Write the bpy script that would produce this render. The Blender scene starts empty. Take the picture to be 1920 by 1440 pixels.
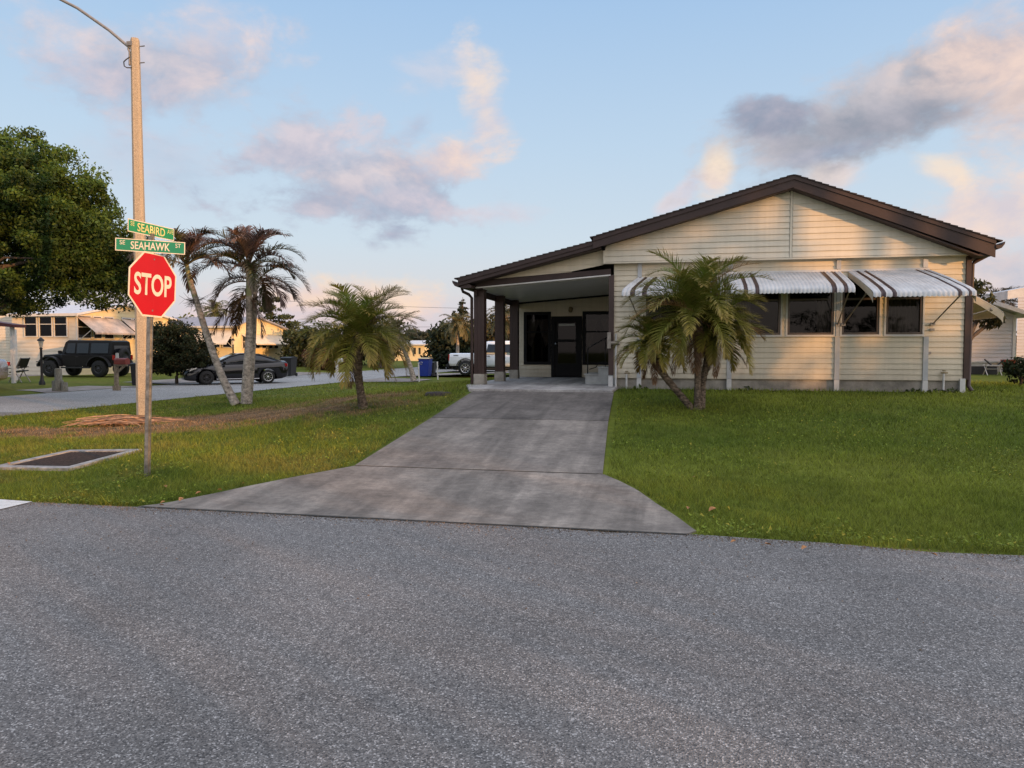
import bpy, bmesh, math, random
import numpy as np
from mathutils import Vector, Matrix
random.seed(7); rng = np.random.default_rng(11)
R = math.radians
S = bpy.context.scene; COL = S.collection
FPX = 1387.0; PITCH = math.atan(65/1387); YAW = R(12); CAMH = 1.6
SUN_EL = R(6.0)
SUNV = Vector((0.85, -0.53, 0)).normalized()

# ------------------------------------------------------------------ placement helpers (photo survey -> world)
def ray(px, py):
    X = (px-960)/FPX; U = (720-py)/FPX
    y = math.cos(PITCH)+U*math.sin(PITCH); z = -math.sin(PITCH)+U*math.cos(PITCH)
    return (X*math.cos(YAW)-y*math.sin(YAW), X*math.sin(YAW)+y*math.cos(YAW), z)
def AtZ(px, py, z=0):
    r = ray(px, py); t = (z-CAMH)/r[2]; return Vector((r[0]*t, r[1]*t, z))
def AtV(px, py, v):
    r = ray(px, py); t = v/r[1]; return Vector((r[0]*t, v, CAMH+r[2]*t))
def AtU(px, py, u):
    r = ray(px, py); t = u/r[0]; return Vector((u, r[1]*t, CAMH+r[2]*t))
def AtD(px, py, D):
    r = ray(px, py); d = -r[0]*math.sin(YAW)+r[1]*math.cos(YAW); t = D/d
    return Vector((r[0]*t, r[1]*t, CAMH+r[2]*t))

def ss(t): t = np.clip(t, 0, 1); return t*t*(3-2*t)
def hgt(x, y):
    x = np.asarray(x, float); y = np.asarray(y, float)
    ramp = np.clip((y-6.75)/8.5, 0, 1)*.71
    lat = ss((x+12.3)/8)
    h = ramp*lat
    b = ss((y-22)/10)*(1-ss((x-2)/4))
    h = h*(1-b)+.1*b*lat
    h = h+.2*ss((-22.8-x)/4)*ss((y-4)/6)
    return h
def H(x, y): return float(hgt(x, y))

# ------------------------------------------------------------------ materials
def L(r, g, b):
    f = lambda c: (c/255/12.92) if c/255 <= .04045 else ((c/255+.055)/1.055)**2.4
    return (f(r), f(g), f(b), 1)
def nn(nt, t, **k):
    n = nt.nodes.new(t)
    for a, b in k.items(): setattr(n, a, b)
    return n
def mat(name, base, rough=.6, amt=.15, scale=6, bump=0.0, bscale=40, metal=0, spec=.4, attr=False, trans=0, coat=0, dark=None, stretch=None, dirt=None):
    m = bpy.data.materials.new(name); m.use_nodes = True; nt = m.node_tree; lk = nt.links.new
    p = nt.nodes['Principled BSDF']; out = nt.nodes['Material Output']
    p.inputs['Roughness'].default_value = rough; p.inputs['Metallic'].default_value = metal
    p.inputs['Specular IOR Level'].default_value = spec
    if coat: p.inputs['Coat Weight'].default_value = coat; p.inputs['Coat Roughness'].default_value = .03
    tc = nn(nt, 'ShaderNodeTexCoord'); vec = tc.outputs['Object']
    if stretch:
        mp = nn(nt, 'ShaderNodeMapping'); mp.inputs['Scale'].default_value = stretch; lk(vec, mp.inputs['Vector']); vec = mp.outputs[0]
    no = nn(nt, 'ShaderNodeTexNoise'); no.inputs['Scale'].default_value = scale; no.inputs['Detail'].default_value = 8; no.inputs['Roughness'].default_value = .65
    lk(vec, no.inputs['Vector'])
    base = tuple(base[:3])+(1,)
    if dark is None: dark = tuple(c*(1-amt*2) for c in base[:3])
    mx = nn(nt, 'ShaderNodeMix', data_type='RGBA'); mx.inputs['A'].default_value = tuple(dark[:3])+(1,); mx.inputs['B'].default_value = tuple(min(1, c*(1+amt*.5)) for c in base[:3])+(1,)
    mr = nn(nt, 'ShaderNodeMapRange'); mr.inputs['From Min'].default_value = .32; mr.inputs['From Max'].default_value = .68
    lk(no.outputs['Fac'], mr.inputs['Value']); lk(mr.outputs[0], mx.inputs['Factor']); col = mx.outputs['Result']
    if attr:
        at = nn(nt, 'ShaderNodeAttribute', attribute_name='Col')
        m2 = nn(nt, 'ShaderNodeMix', data_type='RGBA', blend_type='MULTIPLY'); m2.inputs['Factor'].default_value = 1
        lk(col, m2.inputs['A']); lk(at.outputs['Color'], m2.inputs['B']); col = m2.outputs['Result']
    if dirt:
        sx_ = nn(nt, 'ShaderNodeSeparateXYZ'); lk(tc.outputs['Object'], sx_.inputs[0])
        nd_ = nn(nt, 'ShaderNodeTexNoise'); nd_.inputs['Scale'].default_value = 3.5; nd_.inputs['Detail'].default_value = 8; nd_.inputs['Roughness'].default_value = .7; lk(tc.outputs['Object'], nd_.inputs['Vector'])
        ma = nn(nt, 'ShaderNodeMath', operation='MULTIPLY_ADD'); lk(nd_.outputs['Fac'], ma.inputs[0]); ma.inputs[1].default_value = -dirt*2.2; lk(sx_.outputs['Z'], ma.inputs[2])
        mr_ = nn(nt, 'ShaderNodeMapRange'); mr_.inputs['From Min'].default_value = -dirt*.6; mr_.inputs['From Max'].default_value = dirt*.5; mr_.inputs['To Min'].default_value = .72; mr_.inputs['To Max'].default_value = 1; lk(ma.outputs[0], mr_.inputs['Value'])
        # faint vertical run-off streaks
        mp_ = nn(nt, 'ShaderNodeMapping'); mp_.inputs['Scale'].default_value = (5, 5, .25); lk(tc.outputs['Object'], mp_.inputs[0]); ns_ = nn(nt, 'ShaderNodeTexNoise'); ns_.inputs['Scale'].default_value = 2.2; ns_.inputs['Detail'].default_value = 5; lk(mp_.outputs[0], ns_.inputs['Vector'])
        ms_ = nn(nt, 'ShaderNodeMapRange'); ms_.inputs['From Min'].default_value = .35; ms_.inputs['From Max'].default_value = .6; ms_.inputs['To Min'].default_value = .95; ms_.inputs['To Max'].default_value = 1.02; lk(ns_.outputs['Fac'], ms_.inputs['Value'])
        mq_ = nn(nt, 'ShaderNodeMath', operation='MULTIPLY'); lk(mr_.outputs[0], mq_.inputs[0]); lk(ms_.outputs[0], mq_.inputs[1])
        sd_ = nn(nt, 'ShaderNodeVectorMath', operation='SCALE'); lk(col, sd_.inputs[0]); lk(mq_.outputs[0], sd_.inputs['Scale']); col = sd_.outputs[0]
    lk(col, p.inputs['Base Color'])
    if bump:
        n2 = nn(nt, 'ShaderNodeTexNoise'); n2.inputs['Scale'].default_value = bscale; n2.inputs['Detail'].default_value = 6; lk(vec, n2.inputs['Vector'])
        bp = nn(nt, 'ShaderNodeBump'); bp.inputs['Strength'].default_value = bump; bp.inputs['Distance'].default_value = .02
        lk(n2.outputs['Fac'], bp.inputs['Height']); lk(bp.outputs[0], p.inputs['Normal'])
    if trans:
        tr = nn(nt, 'ShaderNodeBsdfTranslucent'); lk(col, tr.inputs['Color'])
        ms = nn(nt, 'ShaderNodeMixShader'); ms.inputs[0].default_value = trans
        lk(p.outputs[0], ms.inputs[1]); lk(tr.outputs[0], ms.inputs[2]); lk(ms.outputs[0], out.inputs['Surface'])
    return m
M = {}
M['siding'] = mat('cream_vinyl', (.64, .565, .43), .45, .05, 1.3, .05, 30, stretch=(1, 1, 6), dirt=.35)
M['siding_pale'] = mat('pale_vinyl', (.63, .57, .455), .45, .05, 1.1, .05, 30, stretch=(1, 1, 6), dirt=.1)  # vinyl of upper gable, its trim and sill, slightly less yellow
M['trim_white'] = mat('white_trim', (.60, .59, .57), .4, .08, 4)
M['trim_blue'] = mat('pale_batten', (.44, .455, .47), .4, .08, 4)
M['brown'] = mat('brown_metal', (.046, .027, .024), .62, .16, 3, .05, 20)
M['brown_post'] = mat('brown_post_metal', (.055, .030, .026), .42, .2, 2.5, .05, 20, stretch=(1, 1, .3))
M['roof_shingle'] = mat('brown_shingle', (.055, .042, .040), .85, .3, 14, .5, 40)
M['concrete_block'] = mat('foundation_concrete', (.44, .40, .34), .85, .25, 3, .3, 30, dirt=.28)
M['white_ceiling'] = mat('ceiling_panel', (.58, .58, .56), .35, .06, .8)
M['black_frame'] = mat('black_window_frame', (.008, .008, .009), .6, .1, 3, spec=.15)
M['bronze_frame'] = mat('bronze_frame', (.10, .075, .06), .35, .15, 3)
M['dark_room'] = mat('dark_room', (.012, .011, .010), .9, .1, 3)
M['curtain'] = mat('curtain_cloth', (.72, .68, .62), .8, .15, 5, trans=.2)
M['awn_white'] = mat('awning_white', (.60, .60, .60), .45, .12, 3, .05, 30, dirt=.05)
M['awn_brown'] = mat('awning_brown', (.05, .026, .024), .4, .1, 4)
M['awn_beige'] = mat('awning_beige', (.60, .50, .36), .5, .1, 3)
M['metal'] = mat('galvanised', (.32, .31, .29), .42, .3, 12, .1, 60, metal=.75)
M['alu'] = mat('aluminium_arm', (.30, .27, .24), .45, .15, 12, metal=.5)
M['pole_conc'] = mat('aggregate_concrete', (.42, .36, .28), .85, .24, 45, .35, 60)
M['grate'] = mat('rusty_grate', (.045, .032, .027), .8, .35, 20, .3, 60)
M['rim_conc'] = mat('worn_concrete', (.36, .34, .32), .9, .3, 9, .4, 60)
M['sign_red'] = mat('sign_red', (.43, .007, .014), .38, .05, 3)
M['sign_white'] = mat('sign_white', (.66, .62, .54), .38, .06, 4)
M['sign_green'] = mat('sign_green', (.012, .20, .115), .38, .08, 3)
M['sign_green_sunlit'] = mat('sign_green_sunlit', (.018, .26, .115), .38, .1, 3)  # green of the upper blade with low sunlight put into the colour
M['sign_white_sunlit'] = mat('sign_white_sunlit', (.72, .68, .30), .38, .15, 9)  # white lettering of the upper blade, its warm sunlight painted in as yellow
M['sign_back'] = mat('sign_back', (.4, .4, .4), .4, .1, 5, metal=.7)
M['bark_palm'] = mat('palm_bark', (.22, .165, .12), .9, .42, 14, .7, 25, stretch=(1, 1, 2.5))
M['bark_grey'] = mat('grey_palm_bark', (.42, .36, .30), .85, .4, 9, .4, 25, stretch=(1, 1, 1.5))
M['bark_green'] = mat('green_crownshaft', (.26, .27, .13), .6, .2, 6)
M['bark'] = mat('tree_bark', (.12, .09, .07), .9, .35, 9, .6, 20)
M['leaf'] = mat('leaf', (1, 1, 1), .6, .12, 2.5, attr=True, trans=.32, spec=.25)
M['frond'] = mat('frond_leaf', (1, 1, 1), .5, .1, 3, attr=True, trans=.3, spec=.3)
M['grass'] = mat('grass_blade', (1, 1, 1), .6, .12, 1.2, attr=True, trans=.35, spec=.2)
M['debris'] = mat('dry_frond', (1, 1, 1), .8, .3, 8, attr=True)
M['black_paint'] = mat('black_car_paint', (.004, .004, .006), .15, .1, 2, coat=.45, spec=.4)
M['jeep_paint'] = mat('black_matt_paint', (.006, .005, .005), .4, .15, 3, spec=.22)
M['silver_paint'] = mat('silver_car_paint', (.30, .32, .35), .25, .06, 2, coat=1, metal=.6)
M['white_paint'] = mat('white_truck_paint', (.74, .75, .77), .22, .04, 2, coat=.8)
M['car_glass'] = mat('car_glass', (.010, .011, .014), .05, .1, 2, spec=.5)
M['screen_glass'] = mat('windscreen_glass', (.16, .19, .23), .03, .1, 2, spec=1, coat=1)
M['rubber'] = mat('rubber', (.012, .012, .012), .75, .2, 20, .2, 60)
M['chrome'] = mat('chrome', (.55, .55, .56), .2, .08, 6, metal=1)
M['dark_rim'] = mat('dark_rim', (.06, .06, .065), .3, .1, 6, metal=.8)
M['plastic_black'] = mat('black_plastic', (.018, .018, .02), .5, .15, 6)
M['tail_red'] = mat('tail_light_red', (.35, .01, .012), .15, .1, 6, coat=1)
M['lamp_clear'] = mat('lamp_clear', (.55, .52, .45), .1, .1, 6, coat=1)
M['bin_blue'] = mat('blue_plastic', (.012, .035, .26), .45, .1, 4)
M['lid_tan'] = mat('yellow_lid', (.58, .45, .24), .5, .1, 4)
M['mail_red'] = mat('red_mailbox', (.20, .035, .025), .45, .15, 6)
M['wood'] = mat('weathered_wood', (.30, .24, .17), .85, .35, 9, .4, 30, stretch=(4, 4, 1))
M['grey_wood'] = mat('grey_weathered_post', (.22, .21, .17), .85, .3, 9, .4, 30, stretch=(4, 4, 1))
M['terracotta'] = mat('terracotta', (.32, .08, .045), .8, .15, 6)
M['house_yellow'] = mat('yellow_stucco', (.72, .60, .36), .7, .06, 2, .1, 30)
M['house_cream'] = mat('cream_panel', (.66, .58, .47), .6, .06, 2)
M['house_white'] = mat('white_siding', (.50, .49, .51), .5, .06, 2, stretch=(1, 1, 5))
M['roof_grey'] = mat('grey_roof', (.30, .30, .34), .6, .15, 3)
M['roof_white'] = mat('white_metal_roof', (.62, .62, .64), .4, .12, 3)
M['maroon'] = mat('maroon_canopy', (.10, .02, .02), .5, .1, 4)
M['wire'] = mat('wire_black', (.02, .02, .02), .6, .1, 4)
M['brass'] = mat('brass_lamp', (.28, .22, .12), .4, .2, 10, metal=.6)
M['dead_leaf'] = mat('fallen_leaf', (.45, .22, .09), .8, .3, 30)
M['paint_line'] = mat('road_paint', (.62, .62, .60), .7, .12, 25, .2, 80)
M['step_paint'] = mat('painted_step', (.40, .40, .38), .7, .12, 6, .2, 40)

def pane_mat():
    m = bpy.data.materials.new('window_glass'); m.use_nodes = True; nt = m.node_tree; lk = nt.links.new
    for n in list(nt.nodes): nt.nodes.remove(n)
    out = nn(nt, 'ShaderNodeOutputMaterial'); tr = nn(nt, 'ShaderNodeBsdfTransparent'); tr.inputs[0].default_value = (.28, .27, .26, 1)
    gl = nn(nt, 'ShaderNodeBsdfGlossy'); gl.inputs['Roughness'].default_value = .03; gl.inputs['Color'].default_value = (.9, .9, .9, 1)
    fr = nn(nt, 'ShaderNodeFresnel'); fr.inputs['IOR'].default_value = 1.30
    no = nn(nt, 'ShaderNodeTexNoise'); no.inputs['Scale'].default_value = 1.4; bp = nn(nt, 'ShaderNodeBump'); bp.inputs['Strength'].default_value = .06
    tc = nn(nt, 'ShaderNodeTexCoord'); lk(tc.outputs['Object'], no.inputs['Vector']); lk(no.outputs['Fac'], bp.inputs['Height']); lk(bp.outputs[0], gl.inputs['Normal'])
    ms = nn(nt, 'ShaderNodeMixShader'); lk(fr.outputs[0], ms.inputs[0]); lk(tr.outputs[0], ms.inputs[1]); lk(gl.outputs[0], ms.inputs[2]); lk(ms.outputs[0], out.inputs[0])
    return m
M['pane'] = pane_mat()

def asphalt(name, dark, mid, light, vs, stain=.25, warm=None):
    m = bpy.data.materials.new(name); m.use_nodes = True; nt = m.node_tree; lk = nt.links.new
    p = nt.nodes['Principled BSDF']; p.inputs['Roughness'].default_value = .88; p.inputs['Specular IOR Level'].default_value = .25
    tc = nn(nt, 'ShaderNodeTexCoord')
    vo = nn(nt, 'ShaderNodeTexVoronoi'); vo.inputs['Scale'].default_value = vs; lk(tc.outputs['Object'], vo.inputs['Vector'])
    sep = nn(nt, 'ShaderNodeSeparateColor'); lk(vo.outputs['Color'], sep.inputs[0])
    cr = nn(nt, 'ShaderNodeValToRGB'); e = cr.color_ramp.elements
    e[0].position = .0; e[0].color = dark+(1,); e[1].position = 1; e[1].color = light+(1,)
    a = e.new(.45); a.color = mid+(1,); b = e.new(.80); b.color = tuple(c*1.12 for c in mid)+(1,); c_ = e.new(.93); c_.color = tuple((mid[i]+light[i])/2 for i in range(3))+(1,)
    lk(sep.outputs[0], cr.inputs[0])
    n1 = nn(nt, 'ShaderNodeTexNoise'); n1.inputs['Scale'].default_value = .55; n1.inputs['Detail'].default_value = 7; n1.inputs['Roughness'].default_value = .6; lk(tc.outputs['Object'], n1.inputs['Vector'])
    mr = nn(nt, 'ShaderNodeMapRange'); mr.inputs['From Min'].default_value = .3; mr.inputs['From Max'].default_value = .7; mr.inputs['To Min'].default_value = 1-stain; mr.inputs['To Max'].default_value = 1+stain*.5; lk(n1.outputs['Fac'], mr.inputs['Value'])
    n3 = nn(nt, 'ShaderNodeTexNoise'); n3.inputs['Scale'].default_value = 34; n3.inputs['Detail'].default_value = 4; lk(tc.outputs['Object'], n3.inputs['Vector'])
    mr3 = nn(nt, 'ShaderNodeMapRange'); mr3.inputs['From Min'].default_value = .3; mr3.inputs['From Max'].default_value = .7; mr3.inputs['To Min'].default_value = .8; mr3.inputs['To Max'].default_value = 1.18; lk(n3.outputs['Fac'], mr3.inputs['Value'])
    mm = nn(nt, 'ShaderNodeMath', operation='MULTIPLY'); lk(mr.outputs[0], mm.inputs[0]); lk(mr3.outputs[0], mm.inputs[1])
    # small dark oil spots
    v2 = nn(nt, 'ShaderNodeTexVoronoi'); v2.inputs['Scale'].default_value = .8; v2.inputs['Randomness'].default_value = 1
    n4 = nn(nt, 'ShaderNodeTexNoise'); n4.inputs['Scale'].default_value = 9
    lk(tc.outputs['Object'], n4.inputs['Vector']); ad = nn(nt, 'ShaderNodeVectorMath', operation='MULTIPLY_ADD'); ad.inputs[1].default_value = (.09, .09, .09)
    lk(n4.outputs['Color'], ad.inputs[0]); lk(tc.outputs['Object'], ad.inputs[2]); lk(ad.outputs[0], v2.inputs['Vector'])
    m5 = nn(nt, 'ShaderNodeMapRange'); m5.inputs['From Min'].default_value = .03; m5.inputs['From Max'].default_value = .06; m5.inputs['To Min'].default_value = .62; m5.inputs['To Max'].default_value = 1; lk(v2.outputs['Distance'], m5.inputs['Value'])
    mm2 = nn(nt, 'ShaderNodeMath', operation='MULTIPLY'); lk(mm.outputs[0], mm2.inputs[0]); lk(m5.outputs[0], mm2.inputs[1])
    mx = nn(nt, 'ShaderNodeVectorMath', operation='SCALE'); lk(cr.outputs[0], mx.inputs[0]); lk(mm2.outputs[0], mx.inputs['Scale'])
    lk(mx.outputs[0], p.inputs['Base Color'])
    bp = nn(nt, 'ShaderNodeBump'); bp.inputs['Strength'].default_value = .45; bp.inputs['Distance'].default_value = .006
    lk(vo.outputs['Distance'], bp.inputs['Height']); lk(bp.outputs[0], p.inputs['Normal'])
    return m
M['asphalt'] = asphalt('asphalt', (.065, .064, .065), (.163, .155, .148), (.48, .465, .45), 145)
M['asphalt_far'] = asphalt('pale_asphalt', (.16, .157, .152), (.29, .285, .275), (.5, .5, .5), 60, .15)

def concrete(name, c, stainc, lines=True, scale=1.0):
    m = bpy.data.materials.new(name); m.use_nodes = True; nt = m.node_tree; lk = nt.links.new
    p = nt.nodes['Principled BSDF']; p.inputs['Roughness'].default_value = .85; p.inputs['Specular IOR Level'].default_value = .25
    tc = nn(nt, 'ShaderNodeTexCoord')
    n1 = nn(nt, 'ShaderNodeTexNoise'); n1.inputs['Scale'].default_value = 1.5*scale; n1.inputs['Detail'].default_value = 9; n1.inputs['Roughness'].default_value = .62; n1.inputs['Distortion'].default_value = .4
    lk(tc.outputs['Object'], n1.inputs['Vector'])
    mr = nn(nt, 'ShaderNodeMapRange'); mr.inputs['From Min'].default_value = .36; mr.inputs['From Max'].default_value = .64; lk(n1.outputs['Fac'], mr.inputs['Value'])
    mx = nn(nt, 'ShaderNodeMix', data_type='RGBA'); mx.inputs['A'].default_value = stainc+(1,); mx.inputs['B'].default_value = c+(1,); lk(mr.outputs[0], mx.inputs['Factor'])
    mp = nn(nt, 'ShaderNodeMapping'); mp.inputs['Scale'].default_value = (1.2, 26, 1); lk(tc.outputs['Object'], mp.inputs[0])
    n2 = nn(nt, 'ShaderNodeTexNoise'); n2.inputs['Scale'].default_value = 3; n2.inputs['Detail'].default_value = 5; lk(mp.outputs[0], n2.inputs['Vector'])
    n3 = nn(nt, 'ShaderNodeTexNoise'); n3.inputs['Scale'].default_value = 70; n3.inputs['Detail'].default_value = 3; lk(tc.outputs['Object'], n3.inputs['Vector'])
    a = nn(nt, 'ShaderNodeMath', operation='ADD'); lk(n2.outputs['Fac'], a.inputs[0]); lk(n3.outputs['Fac'], a.inputs[1])
    m2 = nn(nt, 'ShaderNodeMapRange'); m2.inputs['From Min'].default_value = .7; m2.inputs['From Max'].default_value = 1.3; m2.inputs['To Min'].default_value = .78; m2.inputs['To Max'].default_value = 1.15; lk(a.outputs[0], m2.inputs['Value'])
    mp3 = nn(nt, 'ShaderNodeMapping'); mp3.inputs['Scale'].default_value = (2.1, .22, 1); lk(tc.outputs['Object'], mp3.inputs[0])
    n5 = nn(nt, 'ShaderNodeTexNoise'); n5.inputs['Scale'].default_value = 1.3; n5.inputs['Detail'].default_value = 8; n5.inputs['Roughness'].default_value = .6; n5.inputs['Distortion'].default_value = .5; lk(mp3.outputs[0], n5.inputs['Vector'])
    m5 = nn(nt, 'ShaderNodeMapRange'); m5.inputs['From Min'].default_value = .38; m5.inputs['From Max'].default_value = .62; m5.inputs['To Min'].default_value = .70; m5.inputs['To Max'].default_value = 1.12; lk(n5.outputs['Fac'], m5.inputs['Value'])
    n6 = nn(nt, 'ShaderNodeTexNoise'); n6.inputs['Scale'].default_value = 14; n6.inputs['Detail'].default_value = 6; lk(tc.outputs['Object'], n6.inputs['Vector'])
    m6 = nn(nt, 'ShaderNodeMapRange'); m6.inputs['From Min'].default_value = .35; m6.inputs['From Max'].default_value = .65; m6.inputs['To Min'].default_value = .86; m6.inputs['To Max'].default_value = 1.1; lk(n6.outputs['Fac'], m6.inputs['Value'])
    q1 = nn(nt, 'ShaderNodeMath', operation='MULTIPLY'); lk(m2.outputs[0], q1.inputs[0]); lk(m5.outputs[0], q1.inputs[1]); q2 = nn(nt, 'ShaderNodeMath', operation='MULTIPLY'); lk(q1.outputs[0], q2.inputs[0]); lk(m6.outputs[0], q2.inputs[1])
    sc = nn(nt, 'ShaderNodeVectorMath', operation='SCALE'); lk(mx.outputs['Result'], sc.inputs[0]); lk(q2.outputs[0], sc.inputs['Scale']); lk(sc.outputs[0], p.inputs['Base Color'])
    bp = nn(nt, 'ShaderNodeBump'); bp.inputs['Strength'].default_value = .25; bp.inputs['Distance'].default_value = .01; lk(a.outputs[0], bp.inputs['Height']); lk(bp.outputs[0], p.inputs['Normal'])
    return m
M['drive_a'] = concrete('drive_concrete_apron', (.285, .25, .215), (.165, .145, .127))
M['drive_b'] = concrete('drive_concrete_middle', (.262, .23, .198), (.155, .136, .12))
M['drive_c'] = concrete('drive_concrete_stained', (.17, .151, .135), (.105, .092, .083))
M['drive_joint'] = mat('dark_joint', (.03, .03, .025), .9)
M['slab'] = concrete('carport_slab', (.46, .44, .42), (.30, .28, .27))
M['drive_far'] = concrete('far_drive', (.34, .30, .27), (.22, .19, .17))
M['ground'] = mat('lawn_soil', (1, 1, 1), .95, .22, 5, .8, 22, attr=True, spec=.1)

# ------------------------------------------------------------------ object helpers
def tag(o, label=None, cat=None, group=None, kind=None):
    if label: o['label'] = label
    if cat: o['category'] = cat
    if group: o['group'] = group
    if kind: o['kind'] = kind
    return o
def thing(name, label, cat, loc=(0, 0, 0), rz=0, group=None):
    o = bpy.data.objects.new(name, None); COL.objects.link(o); o.empty_display_size = .3
    o.location = loc; o.rotation_euler = (0, 0, rz); return tag(o, label, cat, group)

class MB:
    def __init__(s): s.v = []; s.f = []; s.m = []; s.sm = []
    def add(s, vs, fs, mi=0, smooth=False):
        b = len(s.v); s.v += [tuple(v) for v in vs]
        for f in fs: s.f.append(tuple(i+b for i in f)); s.m.append(mi); s.sm.append(smooth)
    def quad(s, a, b, c, d, mi=0): s.add([a, b, c, d], [(0, 1, 2, 3)], mi)
    def box(s, x0, y0, z0, x1, y1, z1, mi=0):
        x0, x1 = min(x0, x1), max(x0, x1); y0, y1 = min(y0, y1), max(y0, y1); z0, z1 = min(z0, z1), max(z0, z1)
        s.add([(x0, y0, z0), (x1, y0, z0), (x1, y1, z0), (x0, y1, z0), (x0, y0, z1), (x1, y0, z1), (x1, y1, z1), (x0, y1, z1)],
              [(0, 3, 2, 1), (4, 5, 6, 7), (0, 1, 5, 4), (1, 2, 6, 5), (2, 3, 7, 6), (3, 0, 4, 7)], mi)
    def obox(s, c, ax, ay, az, mi=0):
        c = Vector(c); ax = Vector(ax); ay = Vector(ay); az = Vector(az)
        vs = [c+i*ax+j*ay+k*az for k in (-1, 1) for j in (-1, 1) for i in (-1, 1)]
        s.add(vs, [(0, 2, 3, 1), (4, 5, 7, 6), (0, 1, 5, 4), (1, 3, 7, 5), (3, 2, 6, 7), (2, 0, 4, 6)], mi)
    def bar(s, a, b, w, h=None, up=(0, 0, 1), mi=0):
        a = Vector(a); b = Vector(b); d = (b-a); l = d.length; d.normalize(); up = Vector(up)
        if abs(d.dot(up)) > .98: up = Vector((0, 1, 0))
        sx = d.cross(up).normalized(); sz = sx.cross(d)
        s.obox((a+b)/2, d*l/2, sx*w/2, sz*(h or w)/2, mi)
    def tube(s, pts, rad, n=8, mi=0, cap=True, smooth=True):
        pts = [Vector(p) for p in pts]; rad = rad if hasattr(rad, '__len__') else [rad]*len(pts)
        vs = []; prev = None
        for i, p in enumerate(pts):
            d = (pts[min(i+1, len(pts)-1)]-pts[max(i-1, 0)]).normalized()
            if prev is None:
                a = Vector((1, 0, 0)) if abs(d.x) < .9 else Vector((0, 1, 0)); a = (a-d*a.dot(d)).normalized()
            else: a = (prev-d*prev.dot(d)).normalized()
            prev = a; b = d.cross(a)
            for k in range(n):
                t = 2*math.pi*k/n; vs.append(p+(a*math.cos(t)+b*math.sin(t))*rad[i])
        fs = [(i*n+k, i*n+(k+1) % n, (i+1)*n+(k+1) % n, (i+1)*n+k) for i in range(len(pts)-1) for k in range(n)]
        s.add(vs, fs, mi, smooth)
        if cap:
            s.add(vs[:n], [tuple(range(n-1, -1, -1))], mi); s.add(vs[-n:], [tuple(range(n))], mi)
    def lathe(s, prof, c=(0, 0, 0), axis='z', n=24, mi=0, smooth=True):
        c = Vector(c); vs = []
        for r, h in prof:
            for k in range(n):
                t = 2*math.pi*k/n; x, y = r*math.cos(t), r*math.sin(t)
                vs.append(c+(Vector((x, y, h)) if axis == 'z' else Vector((x, h, y)) if axis == 'y' else Vector((h, x, y))))
        fs = [(i*n+k, i*n+(k+1) % n, (i+1)*n+(k+1) % n, (i+1)*n+k) for i in range(len(prof)-1) for k in range(n)]
        s.add(vs, fs, mi, smooth)
    def prism(s, pts, d, mi=0):
        n = len(pts); pts = [Vector(p) for p in pts]; d = Vector(d)
        s.add(pts+[p+d for p in pts], [tuple(range(n-1, -1, -1)), tuple(range(n, 2*n))]+[(i, (i+1) % n, n+(i+1) % n, n+i) for i in range(n)], mi)
    def build(s, name, mats, parent=None, local=False, bevel=0, fixn=True):
        off = Vector((0, 0, 0))
        if parent is not None and not local:
            q = parent
            while q is not None: off += q.location; q = q.parent
        me = bpy.data.meshes.new(name)
        me.from_pydata([tuple(Vector(v)-off) for v in s.v], [], s.f)
        for m in (mats if isinstance(mats, (list, tuple)) else [mats]): me.materials.append(m)
        me.polygons.foreach_set('material_index', s.m); me.polygons.foreach_set('use_smooth', s.sm)
        if fixn or bevel:
            bm = bmesh.new(); bm.from_mesh(me)
            if bevel:
                bmesh.ops.remove_doubles(bm, verts=bm.verts, dist=1e-5)
                es = [e for e in bm.edges if len(e.link_faces) == 2 and e.calc_face_angle(0) > .5]
                if es: bmesh.ops.bevel(bm, geom=es, offset=bevel, segments=2, affect='EDGES', clamp_overlap=True)
            bmesh.ops.recalc_face_normals(bm, faces=bm.faces); bm.to_mesh(me); bm.free()
        me.update(); o = bpy.data.objects.new(name, me); COL.objects.link(o)
        if parent is not None: o.parent = parent
        return o

def np_mesh(name, V, F, colr, m, parent=None, smooth=False, local=False):
    """V (n,3), F (k,3|4) numpy"""
    V = np.asarray(V, float)
    if parent is not None and not local: V = V-np.array(parent.location)
    me = bpy.data.meshes.new(name); k = F.shape[1]
    me.vertices.add(len(V)); me.vertices.foreach_set('co', V.astype(np.float32).ravel())
    me.loops.add(F.size); me.loops.foreach_set('vertex_index', F.astype(np.int32).ravel())
    me.polygons.add(len(F)); me.polygons.foreach_set('loop_start', np.arange(0, F.size, k, dtype=np.int32))
    me.polygons.foreach_set('use_smooth', np.full(len(F), smooth))
    if colr is not None:
        ca = me.color_attributes.new('Col', 'FLOAT_COLOR', 'POINT')
        c4 = np.ones((len(V), 4), np.float32); c4[:, :3] = colr; ca.data.foreach_set('color', c4.ravel())
    me.materials.append(m); me.update(calc_edges=True)
    o = bpy.data.objects.new(name, me); COL.objects.link(o)
    if parent is not None: o.parent = parent
    return o

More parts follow.
